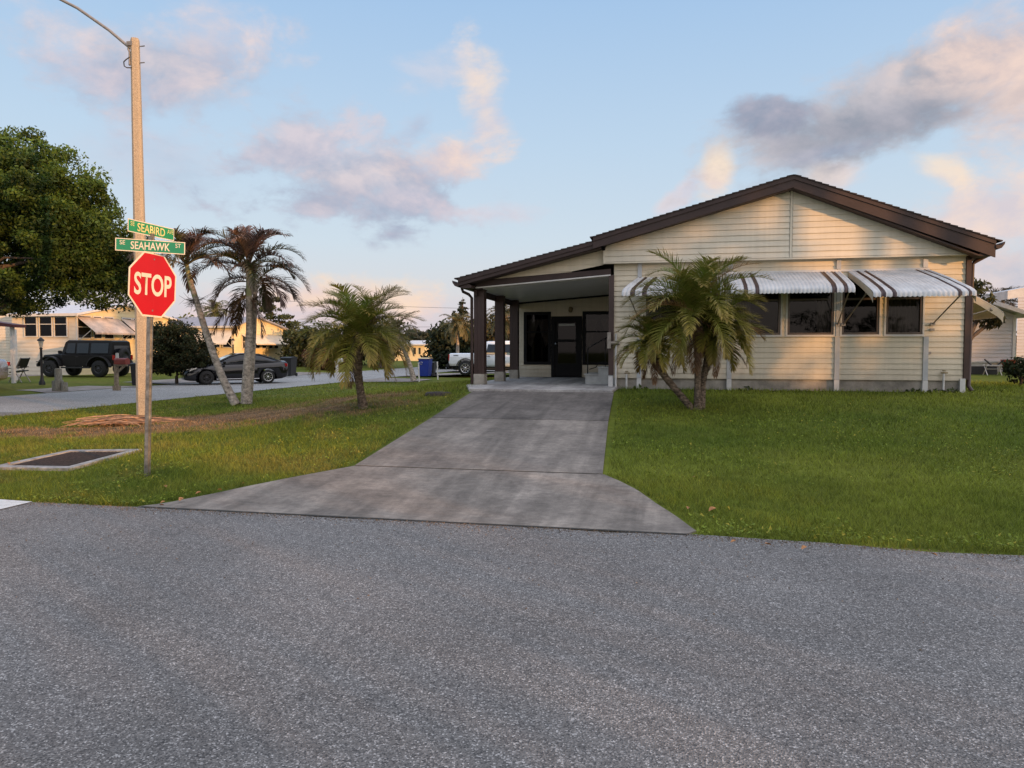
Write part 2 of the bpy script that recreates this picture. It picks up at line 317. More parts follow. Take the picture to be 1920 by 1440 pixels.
def text_mesh(name, txt, height, m, parent, origin, udir, ndir, width=None, bold=.012, depth=.0015):
    """text centred on origin, udir to its right, facing ndir"""
    c = bpy.data.curves.new(name, 'FONT'); c.body = txt; c.align_x = 'CENTER'; c.align_y = 'CENTER'; c.size = 1; c.offset = bold; c.resolution_u = 5; c.extrude = 0
    t = bpy.data.objects.new(name, c); COL.objects.link(t)
    dg = bpy.context.evaluated_depsgraph_get(); me = bpy.data.meshes.new_from_object(t.evaluated_get(dg))
    bpy.data.objects.remove(t)
    n = len(me.vertices); co = np.empty(n*3, np.float32); me.vertices.foreach_get('co', co); co = co.reshape(-1, 3)
    mn = co.min(0); mxx = co.max(0); co = co-(mn+mxx)/2
    sy = height/(mxx[1]-mn[1]); sx = (width/(mxx[0]-mn[0])) if width else sy
    u = np.array(Vector(udir).normalized()); nd = np.array(Vector(ndir).normalized()); w = np.cross(nd, u)
    if w[2] < 0: w = -w
    P = np.array(origin)+np.outer(co[:, 0]*sx, u)+np.outer(co[:, 1]*sy, w)+nd*depth
    off = Vector((0, 0, 0)); q = parent
    while q is not None: off += q.location; q = q.parent
    P = P-np.array(off)
    me.vertices.foreach_set('co', P.astype(np.float32).ravel()); me.materials.clear(); me.materials.append(m); me.update()
    o = bpy.data.objects.new(name, me); COL.objects.link(o); o.parent = parent
    return o

# ------------------------------------------------------------------ camera, sun, world
cam = bpy.data.cameras.new('camera'); cam.sensor_width = 36; cam.lens = 36*FPX/1920; cam.clip_end = 3000; cam.clip_start = .05
co = bpy.data.objects.new('camera', cam); COL.objects.link(co); co.location = (0, 0, CAMH); co.rotation_euler = (math.pi/2-PITCH, 0, YAW); S.camera = co
S.view_settings.view_transform = 'Standard'; S.view_settings.look = 'None'; S.view_settings.exposure = 0; S.view_settings.gamma = 1
sl = bpy.data.lights.new('sun', 'SUN'); sl.energy = 5.0; sl.angle = R(.4); sl.color = (1, .50, .18)
so = bpy.data.objects.new('sun', sl); COL.objects.link(so)
sdir = Vector((SUNV.x*math.cos(SUN_EL), SUNV.y*math.cos(SUN_EL), math.sin(SUN_EL)))
so.rotation_euler = sdir.to_track_quat('Z', 'Y').to_euler(); so.location = (30, -20, 20)

def make_world():
    w = bpy.data.worlds.new('World'); S.world = w; w.use_nodes = True; nt = w.node_tree; lk = nt.links.new
    for n in list(nt.nodes): nt.nodes.remove(n)
    out = nn(nt, 'ShaderNodeOutputWorld'); bg = nn(nt, 'ShaderNodeBackground'); lk(bg.outputs[0], out.inputs[0])
    sky = nn(nt, 'ShaderNodeTexSky', sky_type='NISHITA', sun_disc=False); sky.sun_elevation = SUN_EL
    sky.sun_rotation = math.atan2(SUNV.x, SUNV.y); sky.altitude = 0; sky.air_density = 1.2; sky.dust_density = 1.5; sky.ozone_density = 1.5
    tc = nn(nt, 'ShaderNodeTexCoord'); D = tc.outputs['Generated']
    nm = nn(nt, 'ShaderNodeVectorMath', operation='NORMALIZE'); lk(D, nm.inputs[0]); D = nm.outputs[0]
    sx = nn(nt, 'ShaderNodeSeparateXYZ'); lk(D, sx.inputs[0])
    def mth(op, a, b=None, c=None, clamp=False):
        n = nn(nt, 'ShaderNodeMath', operation=op, use_clamp=clamp)
        for i, q in enumerate((a, b, c)):
            if q is None: continue
            if isinstance(q, (int, float)): n.inputs[i].default_value = q
            else: lk(q, n.inputs[i])
        return n.outputs[0]
    el = mth('ARCSINE', sx.outputs['Z']); az = mth('ARCTAN2', sx.outputs['X'], sx.outputs['Y'])
    deg = mth('MULTIPLY', el, 180/math.pi)
    cr = nn(nt, 'ShaderNodeValToRGB'); mr = nn(nt, 'ShaderNodeMapRange'); mr.inputs['From Min'].default_value = -2; mr.inputs['From Max'].default_value = 40; lk(deg, mr.inputs['Value']); lk(mr.outputs[0], cr.inputs[0])
    stops = [(-2, (205, 198, 206)), (1.5, (221, 214, 222)), (4.5, (222, 224, 230)), (8, (212, 227, 240)), (15, (195, 219, 242)), (26, (166, 201, 239)), (40, (140, 182, 228))]
    e = cr.color_ramp.elements
    while len(e) > 2: e.remove(e[-1])
    for i, (d, c) in enumerate(stops):
        q = e[i] if i < 2 else e.new((d+2)/42)
        q.position = (d+2)/42; q.color = L(*c)
    # physical sky blended with the measured colour of the clear air
    ns = nn(nt, 'ShaderNodeVectorMath', operation='SCALE'); ns.inputs['Scale'].default_value = .12; lk(sky.outputs[0], ns.inputs[0])
    mb = nn(nt, 'ShaderNodeMix', data_type='RGBA'); mb.inputs['Factor'].default_value = .92; lk(ns.outputs[0], mb.inputs['A']); lk(cr.outputs[0], mb.inputs['B'])
    col = mb.outputs['Result']
    # cloud noises
    def noise(scale, det, dist=0, off=(0, 0, 0), rough=.6):
        mp = nn(nt, 'ShaderNodeMapping'); mp.inputs['Location'].default_value = off; mp.inputs['Scale'].default_value = (1, 1, 1.7); lk(D, mp.inputs[0])
        n = nn(nt, 'ShaderNodeTexNoise'); n.inputs['Scale'].default_value = scale; n.inputs['Detail'].default_value = det; n.inputs['Roughness'].default_value = rough; n.inputs['Distortion'].default_value = dist
        lk(mp.outputs[0], n.inputs['Vector']); return n.outputs['Fac']
    n1 = noise(9, 9, .25); n2 = noise(26, 6, .2, (3, 1, 2)); nl = noise(9, 9, .25, (-.022, .014, -.02))
    nz = mth('ADD', mth('MULTIPLY', n1, .72), mth('MULTIPLY', n2, .28))
    relief = mth('MULTIPLY_ADD', mth('SUBTRACT', n1, nl), 3.2, .5, clamp=True)
    cv = nn(nt, 'ShaderNodeCombineXYZ'); lk(az, cv.inputs[0]); lk(el, cv.inputs[1])
    def blob(px, py, rx, ry, rot, shade, lit, op, soft=.9, rag=2.2, lift=.0):
        nonlocal col
        r = ray(px, py); a0 = math.atan2(r[0], r[1]); e0 = math.atan2(r[2], math.hypot(r[0], r[1]))
        sb = nn(nt, 'ShaderNodeVectorMath', operation='SUBTRACT'); lk(cv.outputs[0], sb.inputs[0]); sb.inputs[1].default_value = (a0, e0, 0)
        mp = nn(nt, 'ShaderNodeMapping', vector_type='TEXTURE'); mp.inputs['Rotation'].default_value = (0, 0, R(rot)); mp.inputs['Scale'].default_value = (rx/FPX, ry/FPX, 1); lk(sb.outputs[0], mp.inputs[0])
        ln = nn(nt, 'ShaderNodeVectorMath', operation='LENGTH'); lk(mp.outputs[0], ln.inputs[0])
        s2 = nn(nt, 'ShaderNodeSeparateXYZ'); lk(mp.outputs[0], s2.inputs[0])
        d = mth('SUBTRACT', ln.outputs['Value'], mth('MULTIPLY_ADD', mth('SUBTRACT', nz, .5), rag*2, .22))
        mr = nn(nt, 'ShaderNodeMapRange', interpolation_type='SMOOTHSTEP'); mr.inputs['From Min'].default_value = 1.05; mr.inputs['From Max'].default_value = 1.05-soft; mr.inputs['To Min'].default_value = 0; mr.inputs['To Max'].default_value = op; lk(d, mr.inputs['Value'])
        lt = mth('ADD', mth('ADD', relief, lift), mth('MULTIPLY', s2.outputs['Y'], .28), clamp=True)
        cm = nn(nt, 'ShaderNodeMix', data_type='RGBA'); cm.inputs['A'].default_value = L(*shade); cm.inputs['B'].default_value = L(*lit); lk(lt, cm.inputs['Factor'])
        m2 = nn(nt, 'ShaderNodeMix', data_type='RGBA'); lk(mr.outputs[0], m2.inputs['Factor']); lk(col, m2.inputs['A']); lk(cm.outputs['Result'], m2.inputs['B'])
        col = m2.outputs['Result']
    G1 = (150, 158, 178); G2 = (185, 184, 200); P1 = (236, 208, 205); P2 = (250, 222, 200); P3 = (222, 210, 216)
    # horizon haze clouds
    blob(600, 590, 330, 52, 0, (205, 200, 214), (248, 216, 206), .8, 1.1, 1.8, .1)
    blob(690, 560, 150, 42, 0, (232, 208, 208), (253, 224, 196), .8, .9, 1.6, .2)
    blob(1890, 400, 120, 80, -10, (214, 204, 212), (246, 220, 206), .85, 1.0, 1.8, .1)
    blob(1880, 520, 190, 60, 0, (190, 190, 204), (236, 214, 208), .7, 1.1, 1.8, 0)
    # top left bank
    blob(300, 115, 200, 82, 4, (178, 184, 202), (230, 214, 214), .9, 1.0, 1.6, .0)
    blob(385, 75, 105, 75, 0, (205, 200, 214), (240, 218, 212), .55, 1.3, 1.6, .1)
    blob(200, 145, 120, 42, -4, (176, 182, 203), (220, 206, 214), .6, 1.1, 1.6, 0)
    blob(330, 300, 140, 60, 0, (180, 190, 210), (212, 208, 220), .45, 1.3, 2.0, 0)
    # centre bank
    blob(660, 325, 250, 88, -8, (166, 175, 196), (210, 206, 216), .9, .9, 2.0, -.05)
    blob(560, 285, 150, 40, 12, (176, 182, 203), (220, 210, 218), .7, 1.0, 2.2, 0)
    blob(835, 300, 95, 48, 0, (208, 198, 208), (250, 222, 206), .85, 1.0, 1.5, .1)
    blob(700, 385, 190, 38, 0, (164, 174, 196), (205, 200, 214), .65, 1.1, 2.2, 0)
    blob(640, 355, 90, 48, 0, (186, 186, 202), (230, 214, 214), .5, 1.0, 1.9, .0)
    blob(905, 190, 46, 95, 12, (214, 206, 216), (250, 226, 208), .8, 1.1, 1.9, .1)
    blob(815, 140, 70, 40, 25, (196, 204, 222), (232, 220, 222), .5, 1.2, 2.2, 0)
    blob(780, 240, 60, 30, 50, (176, 184, 206), (215, 208, 218), .6, 1.1, 1.9, 0)
    blob(900, 400, 130, 24, 0, (208, 206, 220), (236, 216, 218), .5, 1.1, 2.0, 0)
    # right: small pink towers and the long grey cloud
    blob(1345, 325, 34, 48, -15, (236, 214, 206), (255, 232, 206), .9, .8, 1.2, .2)
    blob(1275, 365, 58, 20, 42, (212, 206, 220), (240, 216, 212), .6, 1.0, 1.5, 0)
    blob(1565, 325, 60, 30, 0, (228, 206, 204), (252, 226, 206), .7, 1.0, 1.5, .1)
    blob(1770, 320, 60, 26, -25, (236, 212, 204), (254, 230, 204), .7, 1.0, 1.4, .2)
    blob(1690, 200, 300, 74, 13, (156, 160, 172), (206, 198, 202), .92, .85, 1.5, -.08)
    blob(1900, 130, 130, 120, 25, (200, 188, 194), (247, 220, 206), .9, 1.1, 1.4, .05)
    blob(1660, 232, 190, 36, 5, (148, 153, 168), (176, 176, 188), .8, 1.1, 1.4, -.2)
    blob(1452, 215, 72, 34, -8, (146, 154, 174), (186, 182, 196), .9, .8, 1.5, -.1)
    blob(1560, 285, 90, 16, 8, (152, 160, 182), (190, 190, 204), .6, 1.0, 1.6, -.1)
    # sunset glow behind the camera; western and upper sky brightened further as fill light
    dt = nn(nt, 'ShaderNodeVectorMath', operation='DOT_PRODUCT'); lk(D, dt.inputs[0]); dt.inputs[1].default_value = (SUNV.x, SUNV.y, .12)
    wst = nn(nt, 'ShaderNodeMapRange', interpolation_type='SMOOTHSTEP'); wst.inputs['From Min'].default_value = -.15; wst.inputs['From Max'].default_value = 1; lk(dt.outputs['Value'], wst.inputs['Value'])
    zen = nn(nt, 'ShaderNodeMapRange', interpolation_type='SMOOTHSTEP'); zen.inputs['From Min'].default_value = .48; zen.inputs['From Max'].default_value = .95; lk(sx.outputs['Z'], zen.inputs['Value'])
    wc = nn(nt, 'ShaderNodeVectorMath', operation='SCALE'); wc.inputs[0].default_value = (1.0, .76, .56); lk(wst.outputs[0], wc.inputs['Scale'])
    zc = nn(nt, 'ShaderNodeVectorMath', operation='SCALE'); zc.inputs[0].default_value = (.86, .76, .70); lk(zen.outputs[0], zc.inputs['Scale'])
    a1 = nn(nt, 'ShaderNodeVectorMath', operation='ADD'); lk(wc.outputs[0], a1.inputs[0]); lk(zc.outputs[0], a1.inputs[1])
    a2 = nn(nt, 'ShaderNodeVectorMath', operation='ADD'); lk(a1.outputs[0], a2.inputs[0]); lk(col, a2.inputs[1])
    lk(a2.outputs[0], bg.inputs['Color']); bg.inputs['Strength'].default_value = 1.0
    w.cycles.sampling_method = 'MANUAL'; w.cycles.sample_map_resolution = 512
make_world()
S.cycles.max_bounces = 6; S.cycles.transparent_max_bounces = 12; S.cycles.diffuse_bounces = 3; S.cycles.glossy_bounces = 3
S.cycles.caustics_reflective = False; S.cycles.caustics_refractive = False

# ------------------------------------------------------------------ value noise for colours / scatter
_g = rng.random((64, 64))
def vnoise(x, y):
    x = np.asarray(x, float); y = np.asarray(y, float); xi = np.floor(x).astype(int); yi = np.floor(y).astype(int); fx = ss(x-xi); fy = ss(y-yi)
    g = lambda a, b: _g[a % 64, b % 64]
    return (g(xi, yi)*(1-fx)+g(xi+1, yi)*fx)*(1-fy)+(g(xi, yi+1)*(1-fx)+g(xi+1, yi+1)*fx)*fy
def fb(x, y): return .5*vnoise(x, y)+.3*vnoise(x*2.3+7, y*2.3+3)+.2*vnoise(x*5.1+1, y*5.1+9)
def brown(x, y):
    e = lambda cx, cy, rx, ry: np.clip(1.25-np.hypot((x-cx)/rx, (y-cy)/ry), 0, 1)
    b = np.maximum.reduce([e(-8.4, 13.2, 3.3, 2.0), e(-10.3, 12.0, 2.4, 1.3), e(-13.0, 11.6, 1.6, 1.2)*.85, e(-7.3, 14.9, 1.9, 1.2)*.8])
    n = fb(x*1.3, y*1.3)
    far = .0
    return np.clip(b*1.35+(fb(x*2.6+4, y*2.6)-.5)*2.0*np.clip(b*3, 0, 1)+(n-.5)*1.8*np.clip(b*3, 0, 1)-.08, 0, 1)*1.0
def lawn_color(x, y):
    n = fb(x*.55+3, y*.55); n2 = fb(x*2.2, y*2.2+20)
    g1 = np.array([.135, .19, .024]); g2 = np.array([.235, .275, .036]); g3 = np.array([.34, .27, .07])
    c = g1+(g2-g1)*np.clip((n-.3)*2.2, 0, 1)[..., None]
    yl = np.clip((n2-.47)*3.5, 0, 1)*np.clip((-3.0-np.asarray(x))*.6+.35, .16, 1)
    c = c+(g3-c)*(yl*.55)[..., None]
    b = brown(np.asarray(x, float), np.asarray(y, float))
    bc = np.array([.30, .18, .105])*(.15+1.7*np.clip(fb(x*4.3, y*4.3+7)*1.6-.3, 0, 1))[..., None]
    return c+(bc-c)*(b*.92)[..., None]

# ------------------------------------------------------------------ ground, roads, drive
def grid_mesh(name, xs, ys, zf, m, colf=None, struct=True, parent=None):
    X, Y = np.meshgrid(xs, ys); Z = zf(X, Y)
    V = np.stack([X, Y, Z], -1).reshape(-1, 3); nx = len(xs); ny = len(ys)
    i = np.arange(nx*ny).reshape(ny, nx); F = np.stack([i[:-1, :-1], i[:-1, 1:], i[1:, 1:], i[1:, :-1]], -1).reshape(-1, 4)
    c = colf(X, Y).reshape(-1, 3) if colf else None
    o = np_mesh(name, V, F, c, m, parent, True)
    if struct: o['kind'] = 'structure'
    return o
xs = np.unique(np.concatenate([[-1500, -700, -400, -200, -120, -80], np.arange(-60, -18, 1.5), np.arange(-18, 12, .25), np.arange(12, 40, 2), [60, 100, 200, 500, 1500]]))
ys = np.unique(np.concatenate([[-300, -120, -80, -50, -30, -15, -8, -4, -1], np.arange(0, 22, .25), np.arange(22, 60, 1), np.arange(60, 160, 8), [200, 300, 500, 900, 1600]]))
grid_mesh('ground', xs, ys, lambda x, y: hgt(x, y), M['ground'], lambda x, y: lawn_color(x, y)*.62)

def sheet(name, pts, m, dz=.0, kind='structure'):
    mb = MB(); mb.add([(x, y, H(x, y)+dz) for x, y in pts], [tuple(range(len(pts)))]); o = mb.build(name, m)
    if kind: o['kind'] = kind
    return o
# street in front: straight far edge, near edge rounded into the side street
def wob(i, a=.035): return a*math.sin(i*2.3)+a*.6*math.sin(i*5.1+1)
def edge_y(x): return 6.45-.13*np.clip((x-.3)/2.2, 0, 1)
front = [(60, -1.2), (60, 6.32)]
front += [(x, float(edge_y(x))+wob(x)) for x in np.arange(30, -6.6, -.35)]
arc = [(-7.0+8.5*math.cos(t)-.0, 15.0+8.55*math.sin(t)) for t in np.linspace(-math.pi/2, -math.pi, 26)]
arc = [(x, y+wob(i*.7, .03)) for i, (x, y) in enumerate(arc)]
front += arc
front += [(-15.5, 15.5), (-22, 15.5), (-22, -1.2)]
sheet('road', front, M['asphalt'], .012)
sheet('side_street', [(-15.5+.0, 15.5), (-15.5, 33.5), (-15.4, 200), (-22, 200), (-22, 15.5)], M['asphalt_far'], .016)
sheet('side_street', [(-15.4, 49), (60, 49), (60, 56), (-15.4, 56)], M['asphalt_far'], .10)
sheet('road', [(-60, -1.2), (-60, 6.4), (-24, 6.4), (-22, 6.4), (-22, -1.2)], M['asphalt'], .012)
sheet('road_marking', [(-7.06, 3.1), (-6.48, 3.1), (-6.46, 6.42), (-7.04, 6.46)], M['paint_line'], .020)

# driveway: three concrete slabs with joints
def strip(name, rows, m, dz, n=10):
    """rows: list of (y, xl, xr)"""
    V = []; F = []
    ysamp = np.linspace(rows[0][0], rows[-1][0], max(2, int((rows[-1][0]-rows[0][0])/.12)))
    ry = [r[0] for r in rows]
    for y in ysamp:
        xl = np.interp(y, ry, [r[1] for r in rows]); xr = np.interp(y, ry, [r[2] for r in rows])
        for k in range(n+1):
            x = xl+(xr-xl)*k/n; V.append((x, y, max(0, (min(y, 15.3)-6.75)/8.5*.71)+dz))
    for j in range(len(ysamp)-1):
        for k in range(n):
            a = j*(n+1)+k; F.append((a, a+1, a+n+2, a+n+1))
    # skirt
    b = len(V)
    ring = [k for k in range(n+1)]+[j*(n+1)+n for j in range(1, len(ysamp))]+[(len(ysamp)-1)*(n+1)+k for k in range(n-1, -1, -1)]+[j*(n+1) for j in range(len(ysamp)-2, 0, -1)]
    for r in ring: V.append((V[r][0], V[r][1], V[r][2]-.14))
    for i in range(len(ring)): F.append((ring[i], ring[(i+1) % len(ring)], b+(i+1) % len(ring), b+i))
    mb = MB(); mb.add(V, F); o = mb.build(name, m); o['kind'] = 'structure'; return o
flare = [(6.47, -5.24, .16), (6.56, -5.15, .26), (6.8, -5.02, .18), (7.1, -4.80, .05), (7.4, -4.62, -.10), (7.9, -4.27, -.32), (8.24, -4.0, -.53), (8.5, -3.80, -.72)]
strip('driveway', flare, M['drive_a'], .015)
strip('driveway', [(8.515, -3.80, -.74), (11.9, -3.92, -.95)], M['drive_b'], .019)
strip('driveway', [(11.915, -3.92, -.95), (15.12, -4.05, -1.10)], M['drive_c'], .022)
sheet('driveway_joint', [(-3.8, 8.49), (-.8, 8.49), (-.8, 8.53), (-3.8, 8.53)], M['drive_joint'], .016)
mb = MB(); mb.prism([(-4.15, 15.14, .60), (-1.12, 15.14, .60), (-1.12, 16.75, .60), (-.95, 21.9, .60), (-4.75, 21.9, .60), (-4.7, 16.9, .60)], (0, 0, .165))
o = mb.build('carport_slab', M['slab'], bevel=.012); o['kind'] = 'structure'
SLAB = .765
sheet('road_edge', [(-5.2, 6.43), (.18, 6.43), (.18, 6.475), (-5.2, 6.475)], M['drive_joint'], .0165)
# neighbours' drives
sheet('driveway', [(-22, 29.6), (-21.8, 35.2), (-24.2, 34.0), (-35, 34.0), (-35, 29.4), (-24.2, 29.6)], M['drive_far'], .03)
sheet('driveway', [(-22, 22.6), (-22, 27.8), (-23.5, 27.0), (-36, 27.0), (-36, 23.4), (-23.5, 23.4)], M['drive_far'], .03)
sheet('driveway', [(-15.5, 33), (-15.5, 38.6), (-12.2, 37.3), (-12.2, 34.2)], M['drive_far'], .03)
sheet('driveway', [(-15.5, 40.6), (-15.5, 45), (6, 44.5), (6, 41)], M['drive_far'], .03)
sheet('driveway', [(-22, 40.5), (-22, 46), (-34, 45), (-34, 41.5)], M['drive_far'], .03)

# ------------------------------------------------------------------ grass blades
def in_front(x, y):
    """true where lawn (not paved)"""
    ok = (y > edge_y(x)+.02+.07*(fb(x*3.7, x*0+2)-.5)*2)
    ok &= ~((x > np.interp(y, [r[0] for r in flare]+[15.12, 22], [r[1] for r in flare]+[-4.1, -4.78])-.05) & (x < np.interp(y, [r[0] for r in flare]+[15.12, 16.7, 16.75], [r[2] for r in flare]+[-1.04, -1.04, -.9])+.035) & (y < 22))
    ok &= ~((x > -4.8) & (x < 6) & (y > 16.72) & (y < 40))
    ok &= x > -15.45
    ax, ay, rr = -7.0, 15.0, 8.52
    ok &= ~((x < ax) & (y < ay) & (np.hypot(x-ax, y-ay) > rr))
    gx = (x > -8.62) & (x < -7.38) & (y > 7.85) & (y < 9.25)
    ok &= ~gx
    return ok
def grass():
    Vs = []; Fs = []; Cs = []; nb = 0
    bands = [(-15.5, 10, 6.30, 8.6, 3000, .0055, .058), (-15.5, 11, 8.6, 11.5, 1500, .008, .060), (-15.5, 12, 11.5, 15.5, 700, .012, .062), (-15.5, 14, 15.5, 22, 300, .018, .065), (-15.5, -2, 22, 34, 90, .028, .055)]
    for x0, x1, y0, y1, den, wd, ht in bands:
        n = int((x1-x0)*(y1-y0)*den); x = rng.uniform(x0, x1, n); y = rng.uniform(y0, y1, n)
        # camera view wedge only
        a = np.degrees(np.arctan2(x, y)); k = (a > -12-36.5) & (a < -12+36.5) & in_front(x, y)
        b = brown(x, y); k &= rng.random(n) > b*.45
        x = x[k]; y = y[k]; n = len(x); b = b[k]
        c = lawn_color(x, y)*rng.uniform(.5, 1.6, (n, 1))
        dry = (b > .35) & (rng.random(n) < .75); c[dry] = np.array([.50, .31, .15])*rng.uniform(.3, 1.25, (int(dry.sum()), 1))
        cl = fb(x*3.1+5, y*3.1); hh = ht*rng.uniform(.45, 1.35, n)*(.6+.8*cl)*(1-.45*b)
        tall = rng.random(n) < .012; hh[tall] *= 1.7
        ang = rng.uniform(0, 2*np.pi, n); wx = np.cos(ang)*wd/2; wy = np.sin(ang)*wd/2
        hh *= np.clip(.55+1.1*fb(x*.9+9, y*.9+2), .5, 1.5)
        lx = rng.normal(0, .55, n)*hh; ly = rng.normal(0, .55, n)*hh; z = hgt(x, y)-.004
        P = np.stack([np.stack([x-wx, y-wy, z], -1), np.stack([x+wx, y+wy, z], -1), np.stack([x+lx, y+ly, z+hh], -1)], 1)
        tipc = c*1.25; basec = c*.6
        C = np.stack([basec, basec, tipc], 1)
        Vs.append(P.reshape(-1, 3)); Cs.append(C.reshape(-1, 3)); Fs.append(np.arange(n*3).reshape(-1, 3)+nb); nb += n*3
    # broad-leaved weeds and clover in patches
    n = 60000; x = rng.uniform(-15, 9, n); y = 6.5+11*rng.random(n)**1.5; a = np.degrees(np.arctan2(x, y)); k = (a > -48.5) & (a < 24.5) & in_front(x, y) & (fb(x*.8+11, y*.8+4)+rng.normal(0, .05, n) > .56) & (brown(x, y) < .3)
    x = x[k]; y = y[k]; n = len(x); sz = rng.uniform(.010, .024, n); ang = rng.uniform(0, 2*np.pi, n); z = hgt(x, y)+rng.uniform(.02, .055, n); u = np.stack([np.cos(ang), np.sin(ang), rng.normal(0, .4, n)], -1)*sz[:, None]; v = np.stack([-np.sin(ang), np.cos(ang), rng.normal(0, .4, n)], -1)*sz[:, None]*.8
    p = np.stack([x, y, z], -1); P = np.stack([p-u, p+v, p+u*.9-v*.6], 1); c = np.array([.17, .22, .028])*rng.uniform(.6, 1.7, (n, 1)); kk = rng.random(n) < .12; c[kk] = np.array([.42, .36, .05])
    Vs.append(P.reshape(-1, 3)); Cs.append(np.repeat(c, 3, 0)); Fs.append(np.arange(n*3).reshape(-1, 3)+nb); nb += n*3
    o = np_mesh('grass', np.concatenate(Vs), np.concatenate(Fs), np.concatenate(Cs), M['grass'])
    tag(o, 'short green lawn grass on both sides of the driveway', 'grass', kind='stuff'); print('grass tris', nb//3)
grass()

def grit():
    n = 5200; x = rng.uniform(-7.6, 9, n); y = edge_y(x)-.01-np.abs(rng.normal(0, .09, n)); z = np.full(n, .016)
    k = n//6; x[:k] = rng.uniform(-7, 8, k); y[:k] = 6.4-np.abs(rng.normal(0, .9, k))
    s_ = rng.uniform(.003, .009, n); a = rng.uniform(0, 6.28, n); u = np.stack([np.cos(a)*s_, np.sin(a)*s_, 0*a], -1); v = np.stack([-np.sin(a)*s_*.6, np.cos(a)*s_*.6, 0*a], -1); p = np.stack([x, y, z], -1); t_ = p+np.stack([0*a, 0*a, s_*.8], -1)
    V = np.stack([p-u, p+v, p+u, p-v, t_], 1).reshape(-1, 3); b = np.arange(n)*5
    F = np.concatenate([np.stack([b+i, b+(i+1) % 4, b+4], -1) for i in range(4)]); c = np.array([[.16, .11, .07]])*rng.uniform(.3, 2.0, (n, 1))
    tag(np_mesh('road_grit', V, F, np.repeat(c, 5, 0), M['debris']), 'grit and leaf crumbs along the edge of the road', 'grit', kind='stuff')
grit()

# ------------------------------------------------------------------ siding
def siding(mb, O, U, N, z0, z1, pitch, rng_f, holes=(), mi=0, off=.0):
    """clapboard courses on a plane through O (z ignored), along U facing N. rng_f(z)->(u0,u1)"""
    O = Vector(O); U = Vector(U); N = Vector(N)
    P = lambda u, z, d: Vector((O.x, O.y, 0))+U*u+N*(d+off)+Vector((0, 0, z))
    zc = z0
    while zc < z1-1e-4:
        zt = min(zc+pitch, z1)
        cuts = sorted(set([zc, zt]+[h[k] for h in holes for k in (2, 3) if zc < h[k] < zt]))
        for a, b in zip(cuts[:-1], cuts[1:]):
            m_ = (a+b)/2; la = rng_f(a+1e-4); lb = rng_f(b-1e-4)
            if la is None: break
            if lb is None: lb = ((la[0]+la[1])/2,)*2
            segs = [(la[0], la[1])]
            for h in holes:
                if h[2] < m_ < h[3]:
                    ns = []
                    for s0, s1 in segs:
                        if h[1] <= s0 or h[0] >= s1: ns.append((s0, s1)); continue
                        if h[0] > s0: ns.append((s0, h[0]))
                        if h[1] < s1: ns.append((h[1], s1))
                    segs = ns
            da = .020-.018*(a-zc)/pitch; db = .020-.018*(b-zc)/pitch
            gr = pitch*.075
            for s0, s1 in segs:
                if a == zc:
                    mb.add([P(s0, a, .0), P(s1, a, .0), P(s1, a+gr, .0), P(s0, a+gr, .0)], [(0, 1, 2, 3)], mi)
                t0 = lb[0] if s0 == la[0] else s0; t1 = lb[1] if s1 == la[1] else s1
                ag = a+gr if a == zc and b-a > gr*1.5 else a
                mb.add([P(s0, ag, da), P(s1, ag, da), P(t1, b, db), P(t0, b, db)], [(0, 1, 2, 3)], mi)
                if a == zc: mb.add([P(s0, ag, .0), P(s1, ag, .0), P(s1, ag, da), P(s0, ag, da)], [(0, 1, 2, 3)], mi)
        zc += pitch

def window(parent, x0, x1, z0, z1, y, frame, rail=True, outer=None, curtain=None, name='window', thick=.045, depth=.06):
    """window in a wall facing -y at y"""
    mb = MB(); t = thick
    for a in ((x0, z0, x1, z0+t), (x0, z1-t, x1, z1), (x0, z0+t, x0+t, z1-t), (x1-t, z0+t, x1, z1-t)):
        mb.box(a[0], y-.012, a[1], a[2], y+depth, a[3])
    zr = z0+(z1-z0)*.62
    if rail: mb.box(x0+t, y+.004, zr-.02, x1-t, y+depth-.015, zr+.02)
    f = mb.build(name, frame, parent)
    mp = MB(); mp.quad((x0+t*.8, y+depth-.02, z0+t*.8), (x1-t*.8, y+depth-.02, z0+t*.8), (x1-t*.8, y+depth-.02, z1-t*.8), (x0+t*.8, y+depth-.02, z1-t*.8)); mp.build('pane', M['pane'], f, fixn=False)
    if outer:
        mo = MB(); q = .035
        for a in ((x0-q, z0-q, x1+q, z0), (x0-q, z1, x1+q, z1+q), (x0-q, z0, x0, z1), (x1, z0, x1+q, z1)): mo.box(a[0], y-.028, a[1], a[2], y+.03, a[3])
        mo.build('window_trim', outer, f)
    if curtain:
        mc = MB(); cx0, cx1 = curtain; n = 60; vs = []
        for i in range(n+1):
            x = cx0+(cx1-cx0)*i/n; d = .03*math.sin(i*1.15)+.012*math.sin(i*2.9)
            vs += [(x, y+.22+d, z0-.05), (x, y+.22+d*.7, z1+.05)]
        mc.add(vs, [(2*i, 2*i+2, 2*i+3, 2*i+1) for i in range(n)], 0, True); mc.build('curtain', M['curtain'], f, fixn=False)
    return f

